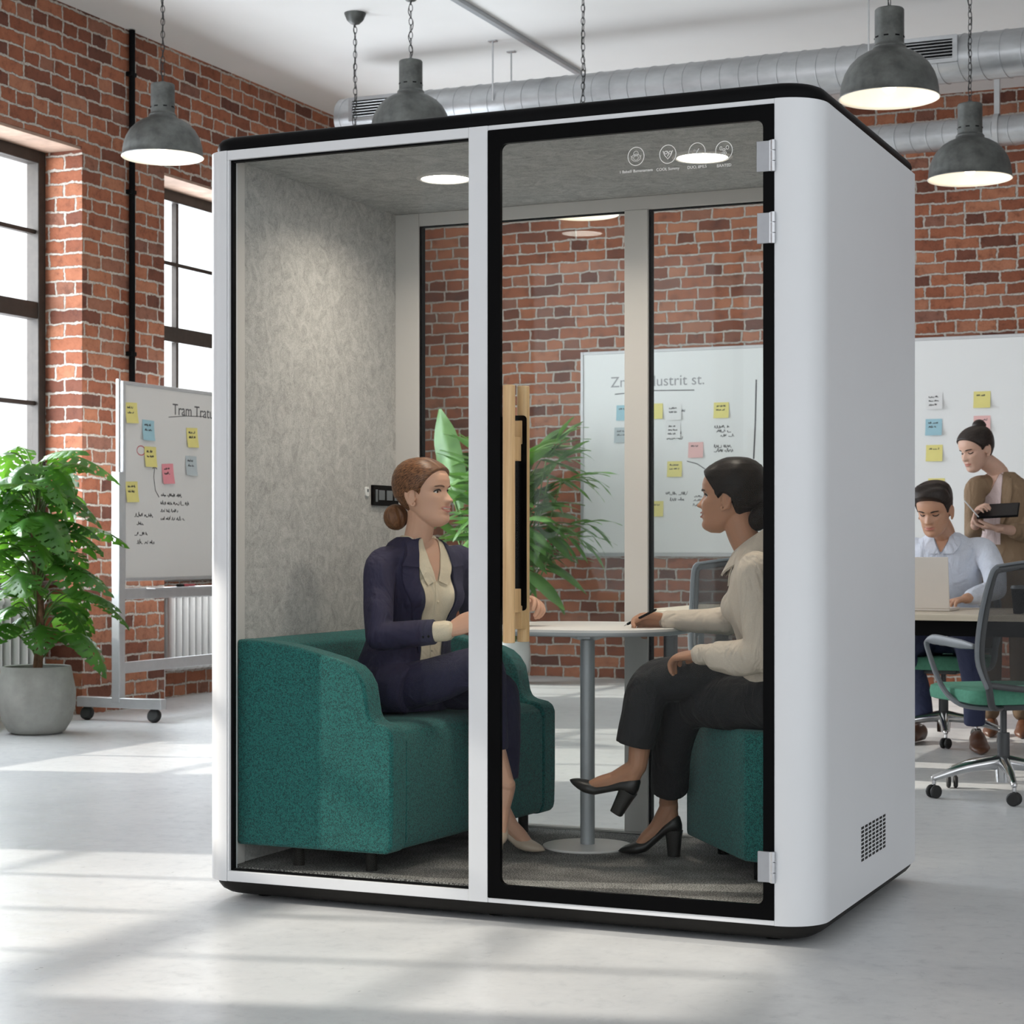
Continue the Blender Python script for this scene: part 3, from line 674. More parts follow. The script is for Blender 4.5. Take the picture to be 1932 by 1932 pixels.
def palm():
    rng=random.Random(21); c=V((-6.30,14.25,0))
    t=thing('potted_palm','leafy green indoor plant in a white pot standing behind the booth','potted plant',c)
    MB().lathe([(.01,.0),(.10,0),(.13,.02),(.165,.12),(.175,.24),(.165,.34),(.16,.345),(.15,.34),(.15,.30),(.01,.30)],c,40).build('pot','pot2',t,sharp=60)
    MB().lathe([(.001,.31),(.15,.308),(.15,.28)],c,24).build('soil','soil',t)
    st=MB(); lf=MB()
    for k in range(5):
        a=k*1.3; st.tube([c+V((.05*math.cos(a),.05*math.sin(a),.29)),c+V((.07*math.cos(a),.07*math.sin(a),1.0)),c+V((.12*math.cos(a),.1*math.sin(a),1.6))],[.016,.013,.009],8,smooth=4)
    for k in range(170):
        h=rng.uniform(.90,1.90); a=k*2.399; r=.06+.30*rng.random(); q=c+V((math.cos(a)*r*.9,math.sin(a)*r*.7,h))
        base=c+V((math.cos(a)*.06,math.sin(a)*.06,max(.4,h-.45)))
        el=rng.uniform(-.2,1.1) if h>1.3 else rng.uniform(-.3,.5)
        d=V((math.cos(a)*1.0,math.sin(a)*.6,el)); 
        st.tube([base,base*.5+q*.5+V((0,0,.05)),q],[.006,.005,.004],6,smooth=3)
        if q.y>14.75: q.y=14.75
        L=rng.uniform(.28,.50)
        if d.y>0: d.y*=.5
        strap_leaf(lf,q,d,L,rng.uniform(.075,.135),rng.uniform(.15,.6),rng)
    # two broad banana-like leaves rising at the left and long arching fronds at the right
    for px,py,dx,dz,L,W in ((868,960,-.25,1,.85,.26),(845,900,-.9,.6,.5,.18),(880,1010,.25,1,.8,.22),(862,1010,-.7,.75,.55,.2)):
        p=onY(px,py,14.2); st.tube([c+V((0,0,.35)),c*.5+p*.5,p],[.012,.010,.008],6,smooth=4); strap_leaf(lf,p,V((dx,-.1,dz)),L,W,.12,rng)
    for px,py,ex,ez in ((1060,905,1,.12),(1060,990,1,.05),(1050,1010,.9,-.1),(1040,880,.8,.5),(1030,870,.5,.8)):
        p=onY(px,py,14.2); st.tube([c+V((0,0,.5)),c*.45+p*.55+V((0,0,.12)),p],[.008,.006,.005],6,smooth=4)
        for k in range(7):
            strap_leaf(lf,p+V((ex,0,ez))*(.035*k),V((ex,rng.uniform(-.3,.25),ez+(k%3-1)*.35)),rng.uniform(.26,.36),.04,.45,rng)
    st.build('stems','stemg',t); lf.build('foliage','leaf2',t,sharp=80)
palm()

# ================================================================== BOOTH
BL,BR,BF,BB=-3.37,-1.374,5.21,6.47
z0,z1=.06,2.36
bo=thing('office_booth','white soundproof meeting booth with glass front, teal seats and two women inside','booth',(-2.37,5.84,0))
# side shells: rounded corner panels
def side_poly(xo,s,xin,r,yf,yb,th=.045,lip=.055):
    """plan outline; s=+1 right side, -1 left side"""
    xe=xin
    out=[(xe,yf)]
    cx=xo-s*r
    out+= [(cx+s*r*math.sin(R(a)),yf+r-r*math.cos(R(a))) for a in range(0,91,9)]
    out+=[(xo,yb),(xe+s*.0,yb),(xe,yb-lip),(xo-s*th,yb-lip),(xo-s*th,yf+r)]
    ri=r-th
    out+=[(cx+s*ri*math.sin(R(a)),yf+r-ri*math.cos(R(a))) for a in range(81,-1,-9)]
    out+=[(xe,yf+th)]
    return out
MB().prism(side_poly(BR,1,-1.497,.12,BF,BB),z0,z1).build('side_shell','shell',bo,sharp=30)
MB().prism(side_poly(BL,-1,-3.275,.09,BF,BB,lip=.05),z0,z1).build('side_shell','shell',bo,sharp=30)
# front aluminium frame
m=MB(); yf=BF+.001; d=.05
m.box(-3.2745,-2.435,yf,yf+d,2.330,z1); m.box(-3.2745,-2.435,yf,yf+d,z0,.0931)
m.build('window_rail','frame',bo,bevel=.0015)
MB().box(-2.435,-2.372,yf-.002,yf+.055,z0,z1).build('mullion','frame',bo,bevel=.002)
m=MB(); m.box(-2.372,-1.4975,yf,yf+d,2.3455,z1); m.box(-2.372,-1.4975,yf,yf+d,z0,.0745); m.box(-3.2745,-3.267,yf,yf+d,.0931,2.33)
m.build('door_surround','frame',bo,bevel=.0015)
m=MB(); m.box(-3.267,-3.259,BF+.012,BF+.03,.0931,2.33); m.box(-3.267,-2.435,BF+.012,BF+.03,2.324,2.33); m.box(-3.267,-2.435,BF+.012,BF+.03,.0931,.098); m.box(-2.440,-2.435,BF+.012,BF+.03,.0931,2.33)
m.build('gasket','black',bo)
MB().box(-3.262,-2.437,BF+.017,BF+.023,.095,2.327).build('window_pane','glass',bo)
# roof and plinth
def plan(xl,xr,yf_,yb_,rl,rr,n=8,rb=.02):
    return arc(xr-rr,yf_+rr,rr,-90,0,n)+arc(xr-rb,yb_-rb,rb,0,90,4)+arc(xl+rb,yb_-rb,rb,90,180,4)+arc(xl+rl,yf_+rl,rl,180,270,n)
def stack(levels,name,mat):
    rings=[]
    for z,ins in levels: rings.append([V((x,y,z)) for x,y in plan(BL+.012+ins,BR-.006-ins,BF+.006+ins,BB-ins*.5,max(.03,.10-ins),max(.03,.125-ins))])
    MB().loft(rings).build(name,mat,bo,sharp=60)
stack([(2.36,.004),(2.378,.0),(2.392,.004),(2.402,.012),(2.408,.026),(2.41,.045)],'roof_cap','black')
stack([(.012,.062),(.018,.04),(.03,.018),(.045,.006),(.06,.0)],'plinth','base')
m=MB()
for x in (BL+.16,BR-.16,-2.4):
    for y in (BF+.14,BB-.14): m.lathe([(.03,0),(.03,.013)],(x,y,0),16,True)
m.build('levelling_foot','black',bo)
# interior
MB().box(-3.325,-1.42,BF+.05,BB-.015,.06,.10).build('carpet','carpet',bo)
MB().box(-3.325,-1.42,BF+.05,BB-.05,2.345,2.36).build('ceiling_felt','feltc',bo)
MB().box(-3.325,-3.295,BF+.125,BB-.06,.10,2.345).build('wall_felt','felt',bo)
MB().box(-1.45,-1.42,BF+.125,BB-.06,.10,2.345).build('wall_felt','felt',bo)
m=MB(); m.box(-3.325,-3.285,BF+.05,BF+.125,.10,2.345); m.box(-1.455,-1.42,BF+.05,BF+.125,.10,2.345); m.build('corner_post','rearframe',bo,bevel=.002)
m=MB(); ya,yb_=BB-.06,BB-.012
m.box(-3.30,-3.20,ya,yb_,.10,2.345); m.box(-1.53,-1.42,ya,yb_,.10,2.345); m.box(-3.20,-1.53,ya,yb_,2.298,2.345); m.box(-3.20,-1.53,ya,yb_,.10,.108)
m.build('rear_frame','rearframe',bo,bevel=.002)
MB().box(-2.387,-2.300,ya-.004,yb_,.108,2.298).build('rear_mullion','rearframe',bo,bevel=.002)
m=MB()
for x in (-3.20,-2.300): m.box(x,x+.009,ya+.01,yb_-.01,.108,2.298)
m.box(-3.2,-2.387,ya+.012,ya+.03,2.293,2.298); m.box(-2.3,-1.53,ya+.012,ya+.03,2.293,2.298); m.build('gasket','black',bo)
for a,b in ((-3.191,-2.387),(-2.291,-1.53)): MB().box(a,b,ya+.018,ya+.024,.108,2.298).build('rear_pane','glass2',bo)
for px,py in ((840,340),(1325,300)):
    p=onZ(px,py,2.335); m=MB().lathe([(.080,2.346),(.096,2.346),(.096,2.340),(.084,2.336),(.080,2.338)],(p.x,p.y,0),40); r=m.build('downlight','rearframe',bo)
    m=MB().lathe([(.001,2.340),(.0805,2.340),(.0805,2.3455),(.001,2.3455)],(p.x,p.y,0),40); q=m.build('diffuser','down',bo); mw=q.matrix_world.copy(); q.parent=r
    ld=bpy.data.lights.new('downlight_lamp','AREA'); ld.shape='DISK'; ld.size=.15; ld.energy=4.6; ld.color=(1,.88,.74); ld.spread=R(150)
    lo=bpy.data.objects.new('downlight_lamp',ld); C.objects.link(lo); lo.location=(p.x,p.y,2.33)
# door (part) with glazed leaf, painted border, hinges, handle
dr=MB().box(-2.368,-1.500,BF+.004,BF+.010,.078,2.342).build('door','glass',bo)
WM[dr.name]=WM[bo.name]
out=rrect(-2.3715,-1.4975,.0750,2.3450,.003,6); inn=rrect(-2.331,-1.529,.1155,2.3025,.022,6)
def sub(mb,name,mat,**k):
    o=mb.build(name,mat,bo,**k); o.parent=dr; return o
sub(MB().ring_prism(out,inn,BF-.002,BF+.014),'door_border','blackgloss')
sub(MB().prism(rrect(-2.336,-2.252,.925,1.50,.012,5),BF+.0115,BF+.0135,'Y'),'handle_backplate','blackgloss')
hx0,hx1=-2.336,-2.300
def bar(y0,y1,xa,xb,za,zb,side):
    """half-round oak bar; outline in plan, extruded upward"""
    m=MB(); w=(xb-xa)/2; cx=(xa+xb)/2
    pl=[(cx+w*math.cos(R(a)),(y0+y1)/2+ (y1-y0)/2*math.sin(R(a))) for a in range(0,360,20)]
    m.prism(pl,za,zb); return m
a=onY(951,727,5.165); b=onY(972,1213,5.165)
m=bar(5.140,5.180,a.x,b.x,b.z,a.z,1); hz0,hz1=b.z,a.z
for zz in (1.40,.955): m.box(a.x+.004,b.x-.002,5.17,BF+.004,zz-.035,zz+.035)
sub(m,'door_handle','oak',bevel=.002)
a2=onY(977,729,5.262); b2=onY(998,1211,5.262)
m=bar(5.242,5.282,a2.x,b2.x,b2.z,a2.z,1)
for zz in (1.45,.905): m.box(a2.x+.002,b2.x-.004,BF+.010,5.255,zz-.035,zz+.035)
sub(m,'door_handle','oak',bevel=.002)
for px,py,px2,py2 in ((1428,268,1463,322),(1429,403,1463,458),(1430,1606,1463,1665)):
    a=onY(px,py,BF-.006); b=onY(px2,py2,BF-.006); zc=(a.z+b.z)/2; hh=.0425
    m=MB().box(a.x,b.x-.016,BF-.010,BF-.002,zc-hh,zc+hh); h=sub(m,'hinge','hinge',bevel=.001)
    m=MB(); kx=b.x-.006
    for k in range(3):
        q0=zc-hh-.002+k*(2*hh+.004)/3; m.tube([(kx,BF-.009,q0+.001),(kx,BF-.009,q0+(2*hh+.004)/3-.001)],.0075,14,round_=False)
    m.box(kx-.010,kx+.001,BF-.013,BF-.004,zc-hh,zc+hh); sub(m,'hinge_knuckle','steel')
# etched pictograms and captions on the door glass
MT['etch']=plain('etched_white',(.86,.86,.84),.6)
yi=BF+.0025
def circ(mb,cx,cz,rx,w,seg=28,rz=None,a0=0,a1=360):
    rz=rz or rx; pts=[V((cx+rx*math.cos(R(a0+(a1-a0)*k/seg)),yi,cz+rz*math.sin(R(a0+(a1-a0)*k/seg)))) for k in range(seg+1)]; ribbon(mb,pts,w,(0,-1,0),.0004)
def lin(mb,pts,w=.0011): ribbon(mb,[V((x,yi,z)) for x,z in pts],w,(0,-1,0),.0004)
ic=[onY(px,py,yi) for px,py in ((1200,295),(1260,291),(1315,287),(1366,284))]
for k,p in enumerate(ic):
    m=MB(); x,z=p.x,p.z; circ(m,x,z,.0245,.0018,rz=.0262)
    if k==0:
        circ(m,x,z-.004,.014,.001,rz=.010); circ(m,x,z+.008,.007,.001,rz=.007); circ(m,x,z-.004,.007,.0009); lin(m,[(x-.016,z+.002),(x-.010,z-.004)]); lin(m,[(x+.016,z+.002),(x+.010,z-.004)])
    if k==1:
        lin(m,[(x-.014,z+.010),(x-.010,z-.002),(x,z-.014),(x+.010,z-.002),(x+.014,z+.010)],.0018); circ(m,x-.006,z+.005,.004,.0014); circ(m,x+.007,z+.004,.004,.0014); lin(m,[(x-.003,z+.010),(x+.003,z+.002),(x-.001,z-.006)],.0018)
    if k==2:
        lin(m,[(x-.014,z-.002),(x-.008,z-.010),(x,z-.012),(x+.008,z-.010),(x+.014,z-.002)],.0014); lin(m,[(x-.002,z-.002),(x+.006,z+.010)],.0022); lin(m,[(x-.010,z+.004),(x-.007,z+.009),(x-.004,z+.004),(x-.010,z+.004)]); circ(m,x+.001,z-.007,.003,.0012)
    if k==3:
        circ(m,x-.009,z+.007,.003,.0012,rz=.005); circ(m,x+.010,z+.008,.004,.0012,rz=.005); circ(m,x,z+.002,.0035,.0014); circ(m,x-.003,z-.007,.003,.0012); circ(m,x+.004,z-.007,.003,.0012); lin(m,[(x-.003,z-.010),(x,z-.020),(x+.004,z-.010)])
    sub(m,'door_pictogram','etch')
    M=Matrix.Translation((x,yi,z-.0455))@Matrix(((1,0,0,0),(0,0,-1,0),(0,1,0,0),(0,0,0,1)))
    q=text_mesh(('1 Babail/ Bamanamans','COOL Summy','DUO, 8MLS','BAATED')[k],.0115,M,'door_caption','etch',bo,.0002); q.parent=dr
# control panel, switch, side grille
p=onX(700,915,-3.294); m=MB().box(-3.295,-3.283,p.y,p.y+.235,1.262,1.336); cp=m.build('control_panel','black',bo,bevel=.002)
m=MB()
for k in range(3): m.box(-3.283,-3.2815,p.y+.04+k*.062,p.y+.085+k*.062,1.282,1.318)
m.box(-3.283,-3.2815,p.y+.015,p.y+.03,1.275,1.32); q=m.build('panel_key','greyplastic',bo); q.parent=cp
p=onX(691,928,-3.294); m=MB().prism(rrect(p.y-.011,p.y+.013,p.z-.016,p.z+.018,.006,4),-3.295,-3.288,'X'); sw=m.build('light_switch','paper',bo,bevel=.001)
m=MB().box(-3.288,-3.2865,p.y-.004,p.y+.006,p.z,p.z+.010); q=m.build('switch_sensor','greyplastic',bo); q.parent=sw
m=MB(); ga,gb,gz0,gz1=5.707,6.039,.168,.276
for i in range(7):
    for j in range(9):
        yy=ga+(gb-ga)*(i+.5)/7; zz=gz0+(gz1-gz0)*(j+.5)/9
        m.box(BR-.002,BR+.0006,yy-.0165,yy+.0165,zz-.0038,zz+.0038)
m.build('side_vent','black',bo)  # raised black bars, the shade of the slot holes put into their colour

# ------------------------------------------------------------------ seats
def fx(x,y):   # seat fronts are slightly splayed in plan
    k=max(0,(x+3.285)/.555); return x+.085*k*(y-5.29)/1.1
so=thing('sofa','teal boucle two seater sofa with curved armrests along the left booth wall','sofa',(-3.0,5.83,.10))
arm=[(-3.285,.165),(-3.285,.818),(-3.20,.816),(-3.145,.810),(-3.06,.797),(-2.99,.780),(-2.93,.765),(-2.895,.753),(-2.868,.740),(-2.845,.718),(-2.826,.685),(-2.818,.64),(-2.812,.60),(-2.803,.578),(-2.785,.568),(-2.752,.560),(-2.736,.548),(-2.729,.525),(-2.729,.30),(-2.731,.20),(-2.735,.178),(-2.75,.165)]
for ya_,yb2 in ((5.285,5.372),(6.300,6.395)):
    m=MB(); m.loft([[V((fx(x,y),y,z)) for x,z in arm] for y in (ya_,(ya_+yb2)/2,yb2)]); m.build('armrest','teal',so,bevel=.014,seg=3)
seat=[(-3.20,.168),(-3.20,.552),(-2.80,.558),(-2.765,.552),(-2.742,.535),(-2.732,.505),(-2.732,.20),(-2.742,.175),(-2.76,.168)]
m=MB(); m.loft([[V((fx(x,y),y,z)) for x,z in seat] for y in (5.372,5.6,5.85,6.1,6.300)]); m.build('seat','teal',so,bevel=.006)
m=MB(); m.prism([(-3.285,.165),(-3.285,.818),(-3.235,.812),(-3.195,.79),(-3.185,.70),(-3.17,.55),(-3.17,.165)],5.372,6.30,'Y'); m.build('backrest','teal',so,bevel=.01,seg=3)
for x,y in ((-3.10,5.36),(-2.84,5.36),(-3.15,6.32),(-2.73,6.30)): MB().lathe([(.018,.10),(.018,.17)],(x,y,0),16,True).build('leg','base',so)
so2=thing('armchair','teal boucle seat block with chamfered front under the woman in the beige blouse','sofa',(-1.7,5.95,.10))
poly=[(-2.035,6.36),(-2.05,6.10),(-2.035,6.05),(-1.745,5.655),(-1.72,5.615),(-1.715,5.56),(-1.56,5.36),(-1.46,5.36),(-1.46,6.36)]
poly=[(-2.035,6.36),(-2.05,6.10),(-2.035,6.05),(-1.735,5.645),(-1.705,5.61),(-1.66,5.60),(-1.46,5.60),(-1.46,6.36)]
m=MB(); m.loft([[V((x*(1-k)+(-1.75)*k,y*(1-k)+6.0*k,z)) for x,y in poly] for z,k in ((.165,.012),(.18,0),(.53,0),(.548,.02),(.558,.06))]); m.build('seat','teal',so2,bevel=.006,sharp=50)
MB().box(-1.565,-1.455,5.60,6.36,.558,.82).build('backrest','teal',so2,bevel=.03,seg=4)
for x,y in ((-1.93,6.12),(-1.93,6.32),(-1.68,5.70),(-1.52,5.68)): MB().lathe([(.022,.10),(.022,.17)],(x,y,0),12,True).build('leg','black',so2)

# ------------------------------------------------------------------ table
tb=thing('round_table','small white pedestal table between the two seated women','table',(-2.392,6.065,.10))
def sq(r,n,z,k=1,seg=64):
    o=[]
    for j in range(seg):
        a=2*PI*j/seg; c_,s_=math.cos(a),math.sin(a); e=2/n
        o.append(V((-2.392+r*k*math.copysign(abs(c_)**e,c_),6.055+(r-.01)*k*math.copysign(abs(s_)**e,s_),z)))
    return o
MB().loft([sq(.350,2.35,.838),sq(.350,2.35,.846),sq(.350,2.35,.848,.992)]).build('tabletop','tablew',tb,sharp=50)
MB().loft([sq(.350,2.35,.824,.982),sq(.350,2.35,.828,.996),sq(.350,2.35,.838,.998)]).build('table_edge','tablem',tb,sharp=50)
m=MB().lathe([(.001,.798),(.03,.798),(.055,.806),(.095,.822),(.10,.826),(.001,.826)],(-2.392,6.065,0),32); m.obox((-2.392,6.065,.818),(.16,.05,0),(-.006,.02,0),(0,0,.008)); m.obox((-2.392,6.065,.818),(-.05,.16,0),(.02,.006,0),(0,0,.008)); m.build('bracket','tablem',tb)
MB().tube([(-2.392,6.065,.105),(-2.392,6.065,.80)],.0245,32,round_=False).build('pedestal','tablem',tb)
MB().lathe([(.001,.1005),(.150,.1005),(.152,.104),(.150,.108),(.03,.112),(.001,.112)],(-2.392,6.065,0),56).build('base_plate','tablew',tb,sharp=50)

# ------------------------------------------------------------------ office chairs
def make_chair(label,loc,rz,s=1.05):
    t=thing('office_chair',label,'office chair',loc,rz,'mesh back office chairs'); 
    K=lambda m:m.xf(Matrix.Scale(s,4))
    # faces -y locally: backrest at +y?  back is at y=-.24, sitter looks to +y
    m=MB(); m.tube([(0,0,.06),(0,0,.13)],[.034,.04],16,round_=False); 
    for k in range(5):
        a=2*PI*k/5+.58; c_,s_=math.cos(a),math.sin(a)
        m.tube([(0,0,.145),(.17*c_,.17*s_,.125),(.315*c_,.315*s_,.085)],[(.026,.032),(.020,.022),(.013,.014)],12,smooth=4)
        m.tube([(.315*c_,.315*s_,.088),(.315*c_,.315*s_,.060)],.009,8)
    K(m).build('star_base','chrome',t,local=True)
    for k in range(5):
        a=2*PI*k/5+.58; c_,s_=math.cos(a),math.sin(a); cx,cy=.315*c_,.315*s_; b=a+.9*k
        for sd in (-1,1):
            m=MB(); m.lathe([(.001,-.009),(.022,-.009),(.028,-.004),(.028,.004),(.022,.009),(.001,.009)],seg=16)
            m.xf(Matrix.Translation((cx+sd*.015*math.cos(b),cy+sd*.015*math.sin(b),.0285))@Matrix.Rotation(b,4,'Z')@Matrix.Rotation(PI/2,4,'Y')); K(m).build('castor','rubber',t,local=True)
    m=MB(); m.tube([(0,0,.13),(0,0,.27)],.026,16,round_=False); K(m).build('gas_sleeve','plastic',t,local=True)
    m=MB(); m.tube([(0,0,.26),(0,0,.40)],.014,12,round_=False); m.box(-.10,.10,-.15,.12,.375,.405); K(m).build('mechanism','plastic',t,local=True,bevel=.01)
    m=MB(); m.loft([[V((x,y,z)) for x,y in rrect(-w,w,-.21,.25,.07,5)] for z,w in ((.405,.22),(.412,.24),(.44,.245),(.462,.24),(.47,.21))]); K(m).build('seat','greenseat',t,local=True,sharp=60)
    m=MB()
    for sx in (-1,1):
        m.tube([(sx*.10,-.16,.39),(sx*.17,-.22,.40),(sx*.205,-.255,.48),(sx*.235,-.235,.60),(sx*.225,-.25,.78),(sx*.205,-.29,.94),(sx*.185,-.30,.965)],[(.016,.012)]*3+[(.022,.010)]*2+[(.018,.010)]*2,10,smooth=5)
    m.tube([(-.19,-.30,.965),(0,-.315,.985),(.19,-.30,.965)],[(.010,.016)]*3,10,smooth=6); m.tube([(-.20,-.25,.49),(0,-.275,.47),(.20,-.25,.49)],[(.010,.014)]*3,10,smooth=6)
    K(m).build('back_frame','plastic',t,local=True)
    m=MB()
    for sx in (-1,1): m.tube([(sx*.220,-.268,.48),(sx*.252,-.247,.60),(sx*.242,-.262,.78),(sx*.220,-.302,.94),(sx*.196,-.312,.978)],[(.006,.010)]*5,8,smooth=5)
    m.tube([(-.196,-.312,.980),(0,-.328,1.002),(.196,-.312,.980)],[(.010,.006)]*3,8,smooth=6); K(m).build('frame_rim','greyplastic',t,local=True)
    vs=[];fs=[];nu,nv=12,12
    for i in range(nu+1):
        z=.49+.48*i/nu; w=interp([.49,.6,.78,.94,.97],[.205,.235,.225,.205,.185],z); y=interp([.49,.6,.78,.94,.97],[-.25,-.235,-.25,-.29,-.30],z)
        for j in range(nv+1):
            q=-1+2*j/nv; vs.append(V((q*w,y-.025*(1-q*q),z)))
    for i in range(nu):
        for j in range(nv): k=i*(nv+1)+j; fs.append((k,k+1,k+nv+2,k+nv+1))
    m=MB().add(vs,fs); K(m).build('back_mesh','mesh',t,local=True)
    for sx in (-1,1):
        m=MB(); m.tube([(sx*.12,-.12,.385),(sx*.23,-.06,.40),(sx*.275,.02,.47),(sx*.30,.10,.62),(sx*.295,.11,.655),(sx*.285,.06,.665),(sx*.262,-.10,.655),(sx*.245,-.20,.648)],[(.012,.016),(.012,.016),(.010,.018),(.009,.016),(.012,.014),(.022,.010),(.020,.010),(.012,.010)],10,smooth=5,flat=(0,1,0))
        K(m).build('armrest','greyplastic',t,local=True)
    return t
make_chair('mesh back office chair with green seat nearest the camera at the right edge',(-1.465,8.755,0),R(38))
make_chair('office chair with green seat under the man in the light blue shirt',(-2.17,10.98,0),R(178))
make_chair('office chair whose grey back shows through the booth behind the woman in beige',(-2.74,9.22,0),R(2))

# ------------------------------------------------------------------ desk
dk=thing('desk','long pale wooden office desk with black frame right of the booth','desk',(-2,10.15,0))
DZ=.775
MB().box(-3.50,.9,9.60,10.68,DZ-.032,DZ).build('desktop','desk',dk,bevel=.003)
m=MB(); m.box(-3.35,.8,9.66,9.70,DZ-.11,DZ-.033); m.box(-3.35,.8,10.58,10.62,DZ-.11,DZ-.033); m.build('apron','black',dk)
for x in (-3.38,.74):
    m=MB(); m.box(x,x+.06,9.66,9.72,0,DZ-.033); m.box(x,x+.06,10.56,10.62,0,DZ-.033); m.box(x,x+.06,9.72,10.56,0,.04); m.build('leg_frame','black',dk,bevel=.003)
# laptop, back of its lid towards the camera
lp=onZ(1727,1140,DZ)
lt=thing('laptop','open pale laptop on the desk in front of the seated man','laptop',(-2.35,10.1,DZ))
p=onY(1792,1137,10.0); lx1=p.x; lx0=lx1-.40; ly=10.0
MB().box(lx0,lx1,ly,ly+.27,DZ+.001,DZ+.016).build('keyboard_base','laptop',lt,bevel=.004)
th=R(10); ax=V((1,0,0)); az=V((0,-math.sin(th),math.cos(th))); ay=ax.cross(az)
cc=V(((lx0+lx1)/2,ly,DZ+.014))+az*.135
MB().obox(cc,ax*.20,ay*.004,az*.135).build('screen_lid','laptop',lt,bevel=.003)
MB().obox(cc+V((0,.005,0)),ax*.19,ay*.0012,az*.125).build('display','screen',lt)
p=onZ(1820,1142,DZ); m=MB()
t=thing('notebook','open white notebook on the desk by the hand of the seated man','notebook',p)
m.box(p.x-.20,p.x+.10,p.y-.13,p.y+.12,DZ+.001,DZ+.016); m.build('pages','paper',t,bevel=.004)
t=thing('paper_cup','dark takeaway cup with pale lid seen through the chair mesh','cup',(onY(1922,1150,9.78).x,9.78,DZ)); q=t.location
MB().lathe([(.001,DZ+.002),(.026,DZ+.002),(.037,DZ+.125),(.001,DZ+.125)],(q.x,q.y,0),24).build('cup','black',t,sharp=50)
MB().lathe([(.001,DZ+.125),(.040,DZ+.125),(.040,DZ+.134),(.036,DZ+.142),(.001,DZ+.142)],(q.x,q.y,0),24).build('lid','greyplastic',t,sharp=50)

# ================================================================== PEOPLE
HZ=[-.004,.005,.013,.022,.034,.046,.058,.075,.095,.113,.130,.150,.168,.184,.198,.209,.217,.221]
HF=[.056,.074,.0805,.0825,.0825,.0840,.0850,.0850,.0835,.0800,.0860,.0870,.0820,.0715,.056,.038,.018,.002]
HBk=[.026,.012,.002,-.010,-.022,-.034,-.050,-.072,-.088,-.095,-.099,-.100,-.097,-.090,-.079,-.063,-.043,-.020]
HW=[.010,.028,.037,.0445,.0500,.0535,.0570,.062,.068,.0705,.0725,.0745,.0735,.069,.060,.047,.030,.010]
def gs(a,s): return math.exp(-(a/s)**2*.5)
def prof(z): return interp(HZ,HF,z),interp(HZ,HBk,z),interp(HZ,HW,z)
def face_disp(y,z,male=0):
    """forward relief of the face over the base head form"""
    d=0
    # nose: bridge to tip
    if z>.070:
        t=(z-.120)/(.081-.120); t=max(0,min(1,t)); p=.003+.0185*t**1.3
        if z<.081: p*=max(0,1-((.081-z)/.0105)**2)
        if z>.118: p=.003*gs(z-.118,.012)
        d+=p*gs(y,.0052+.0036*t)
    for s in (-1,1):
        d+=.0070*gs(y-s*.0115,.0048)*gs(z-.0795,.0055)      # nostril wings
        d-=.0115*gs(y-s*.032,.0135)*gs(z-.1135,.0095)        # eye sockets
        d+=.0035*gs(y-s*.030,.016)*gs(z-.129,.005)           # brow
        d+=.0045*gs(y-s*.043,.014)*gs(z-.089,.013)           # cheek
        d-=.0028*gs(y-s*.026,.006)*gs(z-.052,.006)           # mouth corners
        d+=.0022*gs(y-s*.034,.005)*gs(z-.066,.010)
    d+=.0060*gs(y,.017)*gs(z-.0575,.0032)+.0068*gs(y,.015)*gs(z-.0455,.0038)-.0022*gs(y,.020)*gs(z-.0515,.0018)
    d-=.0028*gs(y,.022)*gs(z-.0365,.004)+.0010*gs(y,.003)*gs(z-.066,.004)
    d+=(.0045+.002*male)*gs(y,.014)*gs(z-.018,.010)
    return d
def head_pt(a,z,male=0,off=0):
    f,b,w=prof(z); w*=1+.05*male*(z<.06); kk=max(0,min(1,z/.075)); kk=kk*kk*(3-2*kk)*.65; xc=(f+b)/2*(1-kk)+(-.006)*kk
    c_,s_=math.cos(a),math.sin(a); e=2/2.25
    cx=math.copysign(abs(c_)**e,c_); sy=math.copysign(abs(s_)**e,s_)
    x=xc+((f-xc) if c_>0 else (xc-b))*cx; y=w*sy
    n=V((c_,s_,0)); 
    if off:
        nz=0.0
        if z>.15: nz=(z-.15)/.07
        q=V((c_,s_,nz*1.4)).normalized(); x+=q.x*off; y+=q.y*off; z+=q.z*off
    elif c_>0: x+=face_disp(y,z,male)*min(1,c_*1.6)
    return V((x,y,z))
def surf_x(y,z,male=0):
    """x of the face surface at y,z (front)"""
    lo,hi=0,PI/2
    for _ in range(26):
        mid=(lo+hi)/2
        if head_pt(mid,z,male,1e-9).y<abs(y): lo=mid
        else: hi=mid
    q=head_pt(lo,z,male,1e-9).x; return q+face_disp(y,z,male)*min(1,math.cos(lo)*1.6)
def head_grid(mb,M,male=0,offf=None,na=96,nz=110):
    rings=[]; zs=[HZ[0]+(HZ[-1]-HZ[0])*(1-math.cos(PI*(.06+.94*i/nz)/1.0))/2 if False else HZ[0]+(HZ[-1]-HZ[0])*(i/nz) for i in range(nz+1)]
    for z in zs:
        rings.append([M@(head_pt(2*PI*j/na,z,male) if offf is None else head_pt(2*PI*j/na,z,male,offf(2*PI*j/na,z))) for j in range(na)])
    mb.loft(rings)
HBX=[-.12,-.055,-.040,-.030,-.022,-.012,.000,.010,.017,.026,.045,.066,.078,.095]
HBZ=[.020,.022,.045,.085,.108,.117,.119,.112,.104,.128,.152,.176,.190,.197]
def hair_fn(thick,extra=None,zb=None):
    xs,zs=HBX,(zb or HBZ)
    def f(a,z):
        p=head_pt(a,z,0,1e-9); m=(z-interp(xs,zs,p.x)); k=max(-1,min(1,m/.007)); k=(k+1)/2; k=k*k*(3-2*k)
        t=thick+ (extra(p) if extra else 0)
        return -.010+ (t+.010)*k
    return f
